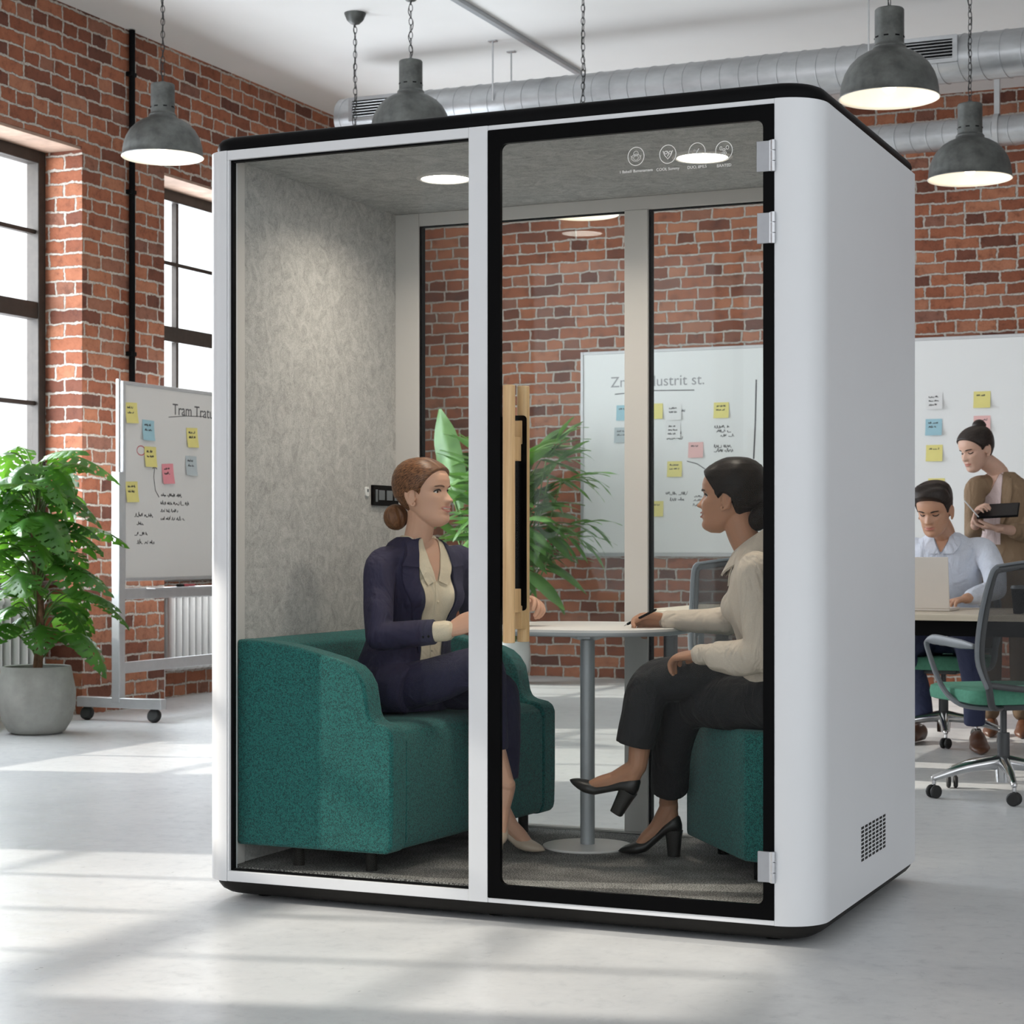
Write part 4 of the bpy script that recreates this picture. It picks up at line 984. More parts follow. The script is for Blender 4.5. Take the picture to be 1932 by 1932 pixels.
MT['hair2'].node_tree.nodes['Principled BSDF'].inputs['Specular IOR Level'].default_value=.12
MT['screen'].node_tree.nodes['Principled BSDF'].inputs['Specular IOR Level'].default_value=.15
def comb(o,M,A=(-.10,0,.055),B=(.075,0,.172)):
    """strand coordinates: angle around the axis from the knot to the forehead, and distance along it"""
    A,B=V(A),V(B); ax=(B-A).normalized(); e1=ax.cross(V((0,1,0))).normalized(); e2=ax.cross(e1); Mi=M.inverted()@WM[o.name]; me=o.data
    uv=me.uv_layers.new(name='strands'); P=[]
    for v in me.vertices: q=Mi@v.co-A; P.append((math.atan2(q.dot(e2),q.dot(e1)),q.dot(ax)*8))
    for l in me.loops: uv.data[l.index].uv=P[l.vertex_index]
    for p in me.polygons:
        us=[uv.data[i].uv[0] for i in p.loop_indices]
        if max(us)-min(us)>PI:
            for i in p.loop_indices:
                if uv.data[i].uv[0]<0: uv.data[i].uv[0]+=2*PI
def head_xf(chin,yaw,pitch=0,roll=0,s=.97):
    return Matrix.Translation(V(chin))@Matrix.Rotation(R(yaw),4,'Z')@Matrix.Rotation(R(pitch),4,'Y')@Matrix.Rotation(R(roll),4,'X')@Matrix.Scale(s,4)
def ears(mb,M):
    for s in (-1,1):
        q=Matrix.Rotation(R(12),3,'Y')
        m=MB(); m.ball((-.012,s*.0755,.098),(.0165,.0065,.029),q.to_3x3()); 
        pts=[V((-.004,0,.126)),V((-.016,0,.127)),V((-.027,0,.115)),V((-.027,0,.098)),V((-.018,0,.080)),V((-.008,0,.070)),V((.001,0,.068)),V((.003,0,.076))]
        m.tube([V((p.x,s*(.0785+.0025*(-(p.x))/.02),p.z)) for p in pts],.0042,8,smooth=4)
        m.tube([V((.000,s*.077,.112)),V((-.012,s*.081,.108)),V((-.015,s*.080,.092))],.003,8,smooth=3)
        m.ball((.002,s*.0755,.090),(.005,.004,.007))
        m.xf(M); mb.v_off=0; mb.add(m.v,m.f)
def hand(mb,w,d,n,t,curl=(25,30,20),s=1.0,spread=5,thumb=(35,20),point=None):
    """wrist w, direction d, palm normal n (palm side), thumb side t; one palm, four unequal bent fingers and a thumb"""
    w,d,n,t=V(w),V(d).normalized(),V(n),V(t); n=(n-d*n.dot(d)).normalized(); t=(t-d*t.dot(d)-n*t.dot(n)).normalized()
    def rg(u,a,b,off=0): return [w+d*u*s+n*(off*s)+t*(a*math.cos(2*PI*j/16))*s+n*(b*math.sin(2*PI*j/16))*s for j in range(16)]
    mb.loft([rg(-.035,.020,.017),rg(-.02,.024,.018),rg(0,.026,.0175),rg(.02,.033,.016),rg(.045,.040,.0145),rg(.07,.0415,.0135),rg(.084,.040,.0115),rg(.090,.034,.008)])
    for i,(o,L) in enumerate(((.030,.068),(.010,.077),(-.0105,.071),(-.030,.055))):
        c0,c1,c2=curl if not isinstance(curl[0],(list,tuple)) else curl[i]
        sp=R(spread*(1.3-i*.9)); q=d*math.cos(sp)+t*math.sin(sp); p=w+d*(.080-abs(o)*.10)*s+t*o*s; pts=[p-q*.02*s,p]; ang=0
        for seg_,cc in zip((.45,.31,.24),(c0,c1,c2)):
            ang+=R(cc); p=p+(q*math.cos(ang)+n*math.sin(ang))*L*seg_*s; pts.append(p)
        mb.tube(pts,[.0095*s,.0092*s,.0086*s,.0078*s,.0066*s],10,smooth=3)
    a,b=R(thumb[0]),R(thumb[1]); p=w+d*.020*s+t*.022*s+n*.004*s; pts=[w+d*.002*s+t*.010*s,p]
    q=(d*math.cos(a)+t*math.sin(a)+n*.25).normalized(); p=p+q*.036*s; pts.append(p)
    q=(d*math.cos(a-b)+t*math.sin(a-b)+n*.35).normalized(); p=p+q*.030*s; pts.append(p); q=(d*math.cos(a-b*1.6)+t*math.sin(a-b*1.6)+n*.35).normalized(); p=p+q*.022*s; pts.append(p)
    mb.tube(pts,[.014*s,.0145*s,.0115*s,.0098*s,.0078*s],10,smooth=3)
def torso(mb,levels,yaw,n=28,sq_=2.4):
    """levels: (centre, half width, half depth); facing yaw"""
    F=V((math.cos(R(yaw)),math.sin(R(yaw)),0)); L=V((-F.y,F.x,0)); e=2/sq_; rings=[]
    K=len(levels); cs_=catmull([V(l[0]) for l in levels],5)
    for i,c in enumerate(cs_):
        t=i/5; k=min(int(t),K-2); u=t-k; u=u*u*(3-2*u)
        a=levels[k][1]*(1-u)+levels[k+1][1]*u; b=levels[k][2]*(1-u)+levels[k+1][2]*u
        rings.append([c+L*(a*math.copysign(abs(math.cos(2*PI*j/n))**e,math.cos(2*PI*j/n)))+F*(b*math.copysign(abs(math.sin(2*PI*j/n))**e,math.sin(2*PI*j/n))) for j in range(n)])
    mb.loft(rings); return F,L
def drape(name,parent,o,eL,eR,D,target,mat,off=.004,thick=.003,nu=28,nv=8,far=.35):
    """cloth strip between two edge polylines (given as world points in front of the body), laid on the body along -D"""
    me=target.data; M=WM[parent.name]; bv=BVHTree.FromPolygons([M@v.co for v in me.vertices],[p.vertices for p in me.polygons])
    D=V(D).normalized(); a=catmull(eL,8); b=catmull(eR,8); vs=[]; 
    def samp(P,u): x=u*(len(P)-1); i=min(int(x),len(P)-2); return P[i].lerp(P[i+1],x-i)
    last=None; grid=[]
    for i in range(nu+1):
        row=[]
        for j in range(nv+1):
            p=samp(a,i/nu).lerp(samp(b,i/nu),j/nv); h=bv.ray_cast(p+D*far,-D,far*2)
            q=h[0] if h[0] is not None else None
            if q is None:
                nn=bv.find_nearest(p); q=nn[0]
            row.append(q)
        grid.append(row)
    # smooth the strip a little so that it lies flat
    for _ in range(2):
        g2=[[q.copy() for q in r] for r in grid]
        for i in range(1,nu):
            for j in range(nv+1): g2[i][j]=grid[i][j]*.5+(grid[i-1][j]+grid[i+1][j])*.25
        grid=g2
    W_=nv+1; top=[q+D*off for r in grid for q in r]; bot=[q+D*(off-thick) for r in grid for q in r]; n=len(top); fs=[]
    for i in range(nu):
        for j in range(nv):
            k=i*W_+j; fs+=[(k,k+1,k+W_+1,k+W_),(n+k,n+k+W_,n+k+W_+1,n+k+1)]
    bd=[(0,j) for j in range(nv)]+[(i,nv) for i in range(nu)]+[(nu,j) for j in range(nv,0,-1)]+[(i,0) for i in range(nu,0,-1)]
    bi=[i*W_+j for i,j in bd]
    for k in range(len(bi)): x,y=bi[k],bi[(k+1)%len(bi)]; fs.append((x,n+x,n+y,y))
    m=MB().add(top+bot,fs); return m.build(name,mat,parent,sharp=50)
def face_parts(t,M,brow,lip,smile=1,male=0,closed=0,skin='skin1'):
    """eyes, brows and lips as parts lying on the face"""
    for s in (-1,1):
        m=MB(); c=V((surf_x(s*.031,.1135,male)-.0082,s*.031,.1135)); m.ball(c+V((.0012,0,0)),.0121,seg=20,rg=14); m.mi=1; m.ball(c+V((.0082,0,-.0006-.002*closed)),(.0064,.0070,.0070),seg=16,rg=8)
        m.xf(M); m.build('eyelid' if closed else 'eye',[skin,skin] if closed else ['eyew','iris'],t)
        m=MB(); pts=[]; 
        for k in range(9):
            y=.0185+.026*k/8; u=k/8; z=.1135+(.0056 if not closed else -.0052)*math.sin(PI*u)**.7-.0005-.0016*u; pts.append(V((surf_x(s*y,z,male)+.0014+.004*math.sin(PI*u),s*y,z)))
        m.tube(pts,[(.0012,.0013)]+[(.0022,.0026)]*7+[(.0016,.0014)],8); m.xf(M); m.build('eyelashes','lash',t)
        m=MB(); pts=[]  # upper lid
        for k in range(11):
            y=.016+.032*k/10; u=k/10; z=.1205+.0015*math.sin(PI*u)-.004*u*u-(.004 if closed else 0); pts.append(V((surf_x(s*y,z,male)+.0012,s*y,z)))
        m=MB(); pts=[]
        for k in range(10):
            u=k/9; y=.015+.034*u; z=.1275+.0055*math.sin(PI*min(1,u*1.15)*.62)-.0035*u; pts.append(V((surf_x(s*y,z,male)+.0002,s*y,z)))
        m.tube(pts,[(.0012,.0024)]+[(.0016,.0036 if male else .0030)]*4+[(.0014,.0026)]*4+[(.001,.0012)],8,flat=(0,0,1)); m.xf(M); m.build('eyebrow',brow,t)
    # lips
    w=.0265+.002*smile
    def strip(zf0,zf1,off,name,mat,w=w,n=24,mrow=5):
        vs=[];fs=[]
        for i in range(n+1):
            u=-1+2*i/n; y=u*w; lift=.0045*smile*abs(u)**2
            for j in range(mrow+1):
                v=j/mrow; z=(zf0(u)*(1-v)+zf1(u)*v)+lift; vs.append(V((surf_x(y,z,male)+off*math.sin(PI*v)**.6*(1-abs(u)**4)+.0004,y,z)))
        for i in range(n):
            for j in range(mrow): k=i*(mrow+1)+j; fs.append((k,k+1,k+mrow+2,k+mrow+1))
        m=MB().add(vs,fs)
        m.xf(M); return m.build(name,mat,t,sharp=80)
    op=.0022*smile
    strip(lambda u:.0520+op*(1-u*u),lambda u:.0520+op*(1-u*u)+.0068*(1-u*u)**.8-.0012*gs(u,.12)+.0004,.0022,'upper_lip',lip)
    strip(lambda u:.0520-op*(1-u*u)-.0078*(1-u*u)**.7-.0004,lambda u:.0520-op*(1-u*u),.0026,'lower_lip',lip)
    if smile: strip(lambda u:.0520-op*(1-u*u),lambda u:.0520+op*(1-u*u),.0002,'teeth','teeth',w*.86,mrow=2)
def sole(O,D,U):
    O,D,U=V(O),V(D).normalized(),V(U); U=(U-D*U.dot(D)).normalized(); S_=D.cross(U).normalized(); return lambda x,y,z:O+D*x+S_*y+U*z
def pump(t,fr,L,Hh,mat,W=.036):
    """court shoe: fr maps (along, across, up) with the heel back at 0 and the toe at L"""
    X=[0,.04,.12,.25,.40,.55,.68,.80,.90,.96,1.0]
    ZB=[Hh+.004,Hh,Hh-.002,Hh*.86,Hh*.50,Hh*.14,.002,.001,.002,.004,.007]
    ZT=[Hh+.030,Hh+.056,Hh+.060,Hh*.90+.044,Hh*.55+.036,Hh*.18+.036,.046,.036,.027,.019,.010]
    WW=[.25,.62,.76,.74,.72,.86,1.0,.88,.60,.36,.06]
    rings=[]; n=20
    for i in range(31):
        u=i/30; zb,zt,w=interp(X,ZB,u),interp(X,ZT,u),W*interp(X,WW,u)
        rings.append([fr(u*L,w*math.cos(2*PI*j/n)*(1-.12*math.sin(2*PI*j/n)),(zb+zt)/2+(zt-zb)/2*math.copysign(abs(math.sin(2*PI*j/n))**.8,math.sin(2*PI*j/n))) for j in range(n)])
    MB().loft(rings).build('shoe',mat,t,sharp=70)
    rings=[]
    for k in range(5):
        v=k/4; z=(Hh+.006)*(1-v); hx=.029-.009*v**.7; hy=.025-.006*v; cx=.026
        rings.append([fr(cx+hx*math.copysign(abs(math.cos(a))**.6,math.cos(a)),hy*math.copysign(abs(math.sin(a))**.6,math.sin(a)),z+.004*(math.cos(a)>0)*(k==0)) for a in [2*PI*j/20 for j in range(20)]])
    MB().loft(rings).build('shoe_heel',mat,t,sharp=50)
def foot(mb,fr,ankle,L,Hh):
    a=V(ankle)
    mb.tube([fr(.030,0,Hh+.036),fr(L*.30,0,Hh*.8+.042),fr(L*.52,0,Hh*.35+.036),fr(L*.74,0,.020)],[(.024,.028),(.026,.030),(.029,.026),(.028,.014)],14,smooth=4)
    mb.tube([a,a.lerp(fr(L*.22,0,Hh+.060),.6),fr(L*.42,0,Hh*.55+.040)],[.031,.031,.026],14,smooth=4)
    mb.tube([a,fr(.036,0,Hh+.045)],[.030,.026],14)
def flat_shoe(t,hp,toe,mat,w=.05):
    hp,toe=V(hp),V(toe); L=(toe-hp).length; fr=sole(hp,toe-hp,(0,0,1)); rings=[]; n=18
    for i in range(21):
        u=i/20; h=interp([0,.05,.2,.38,.55,.8,.95,1],[.03,.085,.095,.085,.062,.045,.03,.01],u)*1.1; ww=w*interp([0,.1,.3,.5,.7,.9,1],[.4,.8,.82,.88,1,.72,.1],u)
        rings.append([fr(u*L,ww*math.cos(2*PI*j/n),h*.5+h*.5*math.sin(2*PI*j/n)) for j in range(n)])
    MB().loft(rings).build('shoe',mat,t,sharp=70)

# ---- woman in navy suit (left) --------------------------------------
def P3(*a): return V(a)
t=thing('person','woman in a navy suit with a low auburn bun seated on the left sofa','person',(-2.95,5.82,.10))
Mh=head_xf((-2.842,5.752,1.180),-4,-3,0,.985)
sk=MB(); head_grid(sk,Mh); ears(sk,Mh)
sk.tube([P3(-2.905,5.775,1.04),P3(-2.885,5.765,1.12),P3(-2.862,5.754,1.20),P3(-2.862,5.752,1.26)],[(.058,.062),(.046,.047),(.043,.047),(.046,.050)],20,smooth=5)
torso(sk,[((-2.96,5.815,.62),.12,.09),((-2.93,5.805,.85),.10,.08),((-2.90,5.80,1.02),.13,.085),((-2.895,5.79,1.085),.07,.055),((-2.895,5.78,1.11),.05,.045)],-30)
rs,re,rw=P3(-2.955,5.645,1.045),P3(-2.905,5.535,.822),P3(-2.672,5.575,.845)
ls,le,lw=P3(-2.80,5.945,1.045),P3(-2.79,6.02,.87),P3(-2.600,5.960,.905)
sk.tube([re,rw],[.028,.022],14); sk.tube([le,lw],[.028,.022],14)
hand(sk,rw,P3(.9,.2,.42),P3(.1,.8,-.55),P3(-.3,.35,.9),((12,18,12),(16,20,12),(24,28,16),(34,32,20)),.98,7)
hand(sk,lw,P3(.86,-.22,.28),P3(.0,-.5,-.85),P3(.1,-.9,.4),((35,45,30),(45,50,30),(55,55,30),(60,55,30)),.98,4)
LFl=sole((-2.672,5.880,.102),(1,.02,0),(0,0,1)); la=LFl(.045,0,.155)
LFr=sole((-2.590,5.775,.215),(.30,-.80,-.28),(.30,-.2,1)); ra=LFr(.040,0,.150)
sk.tube([P3(-2.625,5.86,.42),P3(-2.62,5.865,.33),la],[.036,.032,.028],14,smooth=4); foot(sk,LFl,la,.200,.062)
sk.tube([P3(-2.60,5.735,.50),ra],[.036,.028],14); foot(sk,LFr,ra,.200,.062)
o=sk.build('body','skin1',t); remesh(o,.0026,2)
face_parts(t,Mh,'brow1','lip1',1.6)
hm=MB(); head_grid(hm,Mh,0,hair_fn(.010,lambda p:.006*gs(p.x+.05,.06)*(p.z>.1)-(.004*gs(p.y+.020,.004) if p.x>-.01 and p.z>.15 else 0)),120,120); comb(hm.build('hair','hair1',t,sharp=80),Mh)
m=MB(); b_=V((-.118,.0,.038))
m.ball(b_,(.037,.041,.041)); 
for k in range(6):
    th_=k*.55; pts=[b_+Matrix.Rotation(th_,3,'Z')@V((.036*math.cos(R(g)),.006*math.sin(R(g*2+k*40)),.038*math.sin(R(g)))) for g in range(-60,301,24)]; m.tube(pts,.0072,8,smooth=2)
m.xf(Mh); bn=m.build('hair_bun','hair1',t); remesh(bn,.0025,2); comb(bn,Mh,(-.118,-.05,.038),(-.118,.05,.038))
# blouse
bl=MB(); F,L=torso(bl,[((-2.955,5.82,.62),.145,.112),((-2.93,5.81,.80),.122,.096),((-2.91,5.805,.92),.135,.106),((-2.90,5.80,1.01),.142,.096),((-2.895,5.79,1.08),.125,.080),((-2.893,5.785,1.12),.080,.062),((-2.886,5.775,1.150),.055,.054)],-30)
bl.ball(V((-2.885,5.80,.945))+F*.055+L*.055,(.055,.055,.055)); bl.ball(V((-2.885,5.80,.945))+F*.055-L*.055,(.055,.055,.055))
o=bl.build('blouse','cream',t); remesh(o,.005,6); blouse=o
for e_,w_ in ((re,rw),(le,lw)):
    dd=(w_-e_).normalized(); MB().tube([w_-dd*.060,w_-dd*.012],[(.034,.033),(.034,.033)],20,round_=True).build('blouse_cuff','cream',t)
# jacket: open front
jk=MB(); torso(jk,[((-2.975,5.825,.565),.178,.140),((-2.965,5.82,.68),.168,.136),((-2.935,5.812,.82),.142,.118),((-2.912,5.805,.94),.158,.126),((-2.900,5.80,1.02),.165,.108),((-2.898,5.792,1.08),.148,.086),((-2.898,5.788,1.118),.105,.068),((-2.895,5.782,1.145),.068,.058)],-30)
jk.tube([rs+P3(.02,.05,.015),rs,rs.lerp(re,.5)+P3(-.006,0,0),re],[(.052,.056),(.054,.057),(.050,.050),(.045,.045)],18,smooth=5)
jk.tube([re+P3(0,0,.0),re.lerp(rw,.45),re.lerp(rw,.80)],[.047,.044,.041],18,smooth=4,round_=False)
jk.tube([ls+P3(-.02,-.05,.01),ls,le],[(.058,.058),(.060,.06),.048],18,smooth=5); jk.tube([le,le.lerp(lw,.8)],[.048,.041],18,smooth=4)
jk.ball(V((-2.89,5.80,.945))+F*.065+L*.06,(.06,.06,.06)); jk.ball(V((-2.89,5.80,.945))+F*.065-L*.06,(.06,.06,.06))
# skirt of the jacket over hip and thigh
jk.tube([P3(-2.99,5.74,.66),P3(-2.93,5.70,.650),P3(-2.87,5.69,.640)],[(.10,.085),(.095,.085),(.075,.080)],18,smooth=4,round_=False)
o=jk.build('jacket','navy',t)
remesh(o,.005,6); jacket=o
# blouse front showing between the lapels
c0=V((-2.9,5.80,0))
def fp(a,z): return c0+L*a+V((0,0,z))+F*.1
drape('blouse_front',t,None,[fp(-.048,1.145),fp(-.060,1.03),fp(-.056,.95),fp(-.045,.85),fp(-.035,.76),fp(-.050,.68)],[fp(.048,1.145),fp(.060,1.03),fp(.060,.95),fp(.052,.85),fp(.045,.76),fp(.055,.68)],F,jacket,'cream',.004,.004,36,14)
# skin in the open neck
drape('neck_opening',t,None,[fp(-.038,1.155),fp(-.024,1.08),fp(-.003,1.00)],[fp(.038,1.155),fp(.026,1.08),fp(.003,1.00)],F,jacket,'skin1',.0065,.004,20,8)
drape('blouse_placket',t,None,[fp(-.006,.995),fp(-.006,.90),fp(-.002,.80),fp(.000,.70)],[fp(.010,.995),fp(.010,.90),fp(.012,.80),fp(.014,.70)],F,jacket,'cream',.0068,.003,24,2)
for s in (-1,1):
    drape('lapel',t,None,[fp(s*.050,1.160),fp(s*.068,1.05),fp(s*.066,.95),fp(s*.052,.84),fp(s*.046,.76)],[fp(s*.078,1.145),fp(s*.118,1.045),fp(s*.112,.97),fp(s*.075,.86),fp(s*.050,.76)],F,jacket,'navy',.014,.008,30,8)
    drape('jacket_collar',t,None,[fp(s*.046,1.168),fp(s*.060,1.09),fp(s*.068,1.045)],[fp(s*.082,1.150),fp(s*.100,1.090),fp(s*.122,1.050)],F,jacket,'navy',.019,.008,16,6)
    drape('blouse_collar',t,None,[fp(s*.038,1.172),fp(s*.028,1.09),fp(s*.006,1.00)],[fp(s*.066,1.165),fp(s*.068,1.06),fp(s*.040,.985)],F,jacket,'cream',.0125,.004,20,6)
for k,z in enumerate((.93,.85,.77)):
    bv=onD(0,0,1); 
    me=jacket.data; bvh=BVHTree.FromPolygons([WM[t.name]@v.co for v in me.vertices],[p.vertices for p in me.polygons]); h=bvh.ray_cast(fp(.004,z)+F*.3,-F,.8)[0]
    MB().ball(h+F*.008,(.0045,.0045,.0045)).build('button','cream',t)
cb=re.lerp(rw,.70)+P3(.0,-.038,-.012)
for k in range(2): MB().ball(cb+(rw-re).normalized()*.018*k,(.005,.004,.005)).build('cuff_button','black',t)
# trousers
tr=MB(); torso(tr,[((-2.985,5.83,.585),.15,.12),((-2.975,5.82,.66),.15,.12),((-2.96,5.815,.72),.12,.10)],-25)
tr.tube([P3(-2.95,5.90,.645),P3(-2.80,5.89,.640),P3(-2.645,5.865,.635),P3(-2.618,5.86,.595),P3(-2.612,5.866,.48),P3(-2.618,5.874,.345)],[.086,.078,.066,.062,.056,.052],18,smooth=5,round_=False)
tr.tube([P3(-2.95,5.73,.640),P3(-2.80,5.72,.672),P3(-2.655,5.735,.722),P3(-2.615,5.738,.700),P3(-2.603,5.735,.57),P3(-2.590,5.735,.45)],[.086,.076,.064,.062,.056,.050],18,smooth=5,round_=False)
o=tr.build('trousers','navy',t); remesh(o,.005,6)
pump(t,LFl,.200,.062,'nude'); pump(t,LFr,.200,.062,'nude')

# ---- woman in beige blouse (right) ----------------------------------
t=thing('person','woman in a beige blouse and black trousers writing at the table','person',(-1.66,5.8,.10))
Mh=head_xf((-1.800,5.752,1.158),181,-2,0,.985)
sk=MB(); head_grid(sk,Mh); ears(sk,Mh)
sk.tube([P3(-1.695,5.760,1.03),P3(-1.722,5.756,1.09),P3(-1.758,5.752,1.16),P3(-1.775,5.752,1.235)],[(.056,.060),(.046,.048),(.042,.047),(.045,.050)],20,smooth=5)
torso(sk,[((-1.62,5.78,.64),.12,.09),((-1.66,5.77,.85),.10,.08),((-1.685,5.762,1.0),.12,.08),((-1.68,5.76,1.06),.07,.055)],184)
ls,le,lw=P3(-1.665,5.585,1.03),P3(-1.625,5.545,.790),P3(-1.850,5.615,.785)
rs,re,rw=P3(-1.700,5.925,1.03),P3(-1.890,6.005,.874),P3(-2.085,5.985,.873)
sk.tube([le,lw],[.028,.023],14); sk.tube([re,rw],[.028,.023],14)
hand(sk,lw,P3(-.88,.38,-.10),P3(-.1,.25,-1),P3(-.35,-.4,.1) if False else P3(-.25,.9,.25),((20,35,20),(25,38,20),(30,40,20),(35,40,22)),.98,4,(30,15))
hand(sk,rw,P3(-.97,-.18,-.10),P3(-.05,-.75,-.62),P3(-.1,-.62,.75),((38,48,22),(44,50,25),(55,55,30),(60,55,30)),.98,3,(28,30))
RFr=sole((-2.128,5.700,.262),(-.87,.02,.48),(.48,0,.87)); ra=RFr(.040,0,.172)
RFl=sole((-2.036,6.000,.102),(-.97,-.13,0),(0,0,1)); la=RFl(.045,0,.172)
sk.tube([P3(-2.075,5.735,.56),ra],[.040,.031],14); foot(sk,RFr,ra,.205,.078)
sk.tube([P3(-2.045,5.93,.40),la],[.038,.030],14); foot(sk,RFl,la,.205,.078)
o=sk.build('body','skin2',t); remesh(o,.0026,2)
face_parts(t,Mh,'brow2','lip2',1.5)
hm=MB(); head_grid(hm,Mh,0,hair_fn(.012,lambda p:.012*gs(p.x+.06,.05)*(p.z>.08)+.0012*math.sin(p.z*110+p.x*90+p.y*50)*(p.z<.2)),120,120); comb(hm.build('hair','hair2',t,sharp=80),Mh)
m=MB(); m.ball((-.108,0,.062),(.036,.044,.046)); m.ball((-.092,0,.040),(.03,.04,.035)); m.xf(Mh); o=m.build('hair_knot','hair2',t); remesh(o,.004,4); comb(o,Mh)
bl=MB(); F,L=torso(bl,[((-1.610,5.78,.60),.165,.135),((-1.62,5.78,.70),.160,.130),((-1.655,5.772,.82),.135,.112),((-1.680,5.765,.93),.150,.124),((-1.682,5.760,1.01),.160,.104),((-1.690,5.760,1.062),.135,.084),((-1.696,5.760,1.095),.090,.068),((-1.706,5.758,1.118),.058,.056)],184)
bl.ball(V((-1.69,5.765,.93))+F*.065+L*.058,(.058,.056,.056)); bl.ball(V((-1.69,5.765,.93))+F*.065-L*.058,(.058,.056,.056))
bl.tube([ls+P3(0,.05,.01),ls,ls.lerp(le,.55)+P3(.0,-.005,0),le],[(.056,.056),(.056,.060),(.056,.052),(.054,.052)],18,smooth=5)
bl.tube([le+P3(.0,0,.01),le.lerp(lw,.35)+P3(0,0,-.008),le.lerp(lw,.70)+P3(0,0,-.004),le.lerp(lw,.80)],[.056,.056,.047,.036],18,smooth=4)
bl.tube([rs+P3(0,-.05,.01),rs,rs.lerp(re,.6),re+P3(.01,0,-.004)],[(.054,.054),.054,.050,.046],18,smooth=5)
bl.tube([re,re.lerp(rw,.4)+P3(0,0,-.003),re.lerp(rw,.75)],[.046,.040,.035],18,smooth=4)
o=bl.build('blouse','beige',t); remesh(o,.005,5); blouse=o
for e_,w_ in ((le,lw),(re,rw)):
    dd=(w_-e_).normalized(); MB().tube([w_-dd*.056,w_-dd*.006],[(.031,.031),(.032,.032)],20).build('blouse_cuff','beige',t,bevel=.002)
c0=V((-1.68,5.76,0))
def fp2(a,z): return c0+L*a+V((0,0,z))+F*.1
drape('neck_opening',t,None,[fp2(-.030,1.10),fp2(-.016,1.06),fp2(-.003,1.02)],[fp2(.030,1.10),fp2(.016,1.06),fp2(.003,1.02)],F,blouse,'skin2',.003,.003,14,6)
drape('blouse_placket',t,None,[fp2(-.010,1.02),fp2(-.010,.90),fp2(-.010,.78),fp2(-.010,.70)],[fp2(.012,1.02),fp2(.012,.90),fp2(.012,.78),fp2(.012,.70)],F,blouse,'beige',.004,.003,24,2)
for s in (-1,1): drape('collar_point',t,None,[fp2(s*.040,1.100),fp2(s*.022,1.065),fp2(s*.006,1.035)],[fp2(s*.070,1.090),fp2(s*.070,1.04),fp2(s*.044,.992)],F,blouse,'beige',.006,.004,18,6)
# stand-and-fall collar wrapped round the neck
m=MB(); cc=P3(-1.722,5.757,1.105)
vs=[];n=40
for k in range(n+1):
    a=R(184)+R(14)+ (2*PI-R(28))*k/n; u=abs(k/n-.5)*2; dx,dy=math.cos(a),math.sin(a)
    zt=1.138-.022*u+(.012)*(1-u); 
    for (rr,zz) in ((.056,zt-.016),(.059,zt+.004),(.065,zt+.000),(.088+.010*u,zt-.046-.016*u),(.083+.010*u,zt-.050-.016*u),(.060,zt-.014)):
        vs.append(V((cc.x+dx*rr*1.02,cc.y+dy*rr*.98,zz-.10*(dx*math.cos(R(184)))*.30)))
fs=[]
for k in range(n):
    for j in range(5): q=k*6+j; fs.append((q,q+1,q+7,q+6))
MB().add(vs,fs).build('collar','beige',t,sharp=60)
tr=MB(); torso(tr,[((-1.60,5.785,.585),.155,.13),((-1.61,5.785,.66),.15,.125),((-1.62,5.78,.73),.13,.11)],182)
tr.tube([P3(-1.62,5.88,.66),P3(-1.80,5.82,.690),P3(-1.985,5.735,.698),P3(-2.045,5.712,.665),P3(-2.070,5.700,.57),P3(-2.088,5.698,.492)],[.092,.084,.072,.070,.064,.062],18,smooth=5,round_=False)
tr.tube([P3(-1.62,5.68,.645),P3(-1.78,5.73,.630),P3(-1.915,5.80,.615),P3(-1.980,5.84,.575),P3(-2.028,5.88,.46),P3(-2.062,5.955,.325)],[.092,.084,.072,.068,.063,.062],18,smooth=5,round_=False)
o=tr.build('trousers','blackc',t); remesh(o,.005,6)
pump(t,RFr,.212,.078,'blackl',.038); pump(t,RFl,.212,.078,'blackl',.038)
# pen in her hand, resting against the table
a=onY(1177,1181,5.945); b=onY(1236,1151,5.905)
t=thing('pen','slim black pen in the hand of the woman in beige','pen',a)
m=MB().tube([a.lerp(b,.12),b],.0042,12,round_=False); m.tube([b,b+(b-a).normalized()*.004],.003,10); m.build('pen_barrel','black',t)
MB().tube([a,a.lerp(b,.13)],[.0008,.0036],10,round_=False).build('pen_tip','steel',t)

# ---- seated man (background) ----------------------------------------
t=thing('person','seated man in a light blue shirt looking down at the laptop','person',(-2.15,10.95,0))
hp=onY(1770,1007,10.72)
Mh=head_xf((hp.x-.01,hp.y+.03,hp.z+.005),-100,20,0,1.20)
sk=MB(); head_grid(sk,Mh,1); ears(sk,Mh)
nb=onY(1780,1016,10.88); S=1.12
sk.tube([P3(nb.x,nb.y+.06,nb.z-.12),P3(nb.x,nb.y+.01,nb.z+.02),Mh@V((-.02,0,.05)),Mh@V((-.02,0,.09))],[(.080,.075),(.066,.064),(.062,.064),(.062,.062)],20,smooth=5)
torso(sk,[((nb.x+.01,nb.y+.10,.62),.14,.10),((nb.x,nb.y+.05,.9),.15,.10),((nb.x,nb.y+.03,nb.z-.06),.12,.08)],-88)
q=onY(1808,1122,10.38); lw=P3(q.x+.03,q.y+.06,DZ+.055); ls=P3(nb.x+.215,nb.y+.05,nb.z-.075); le=P3(nb.x+.315,10.72,.875)
q=onY(1725,1122,10.42); rw=P3(q.x+.02,10.45,DZ+.06); rs=P3(nb.x-.215,nb.y+.05,nb.z-.075); re=P3(nb.x-.30,10.74,.875)
for e_,w_ in ((le,lw),(re,rw)): sk.tube([e_,w_],[.034,.028],14)
hand(sk,lw,P3(-.55,-.82,-.12),P3(0,-.1,-1),P3(-.8,.5,0),((20,35,20),)*4,1.12,5)
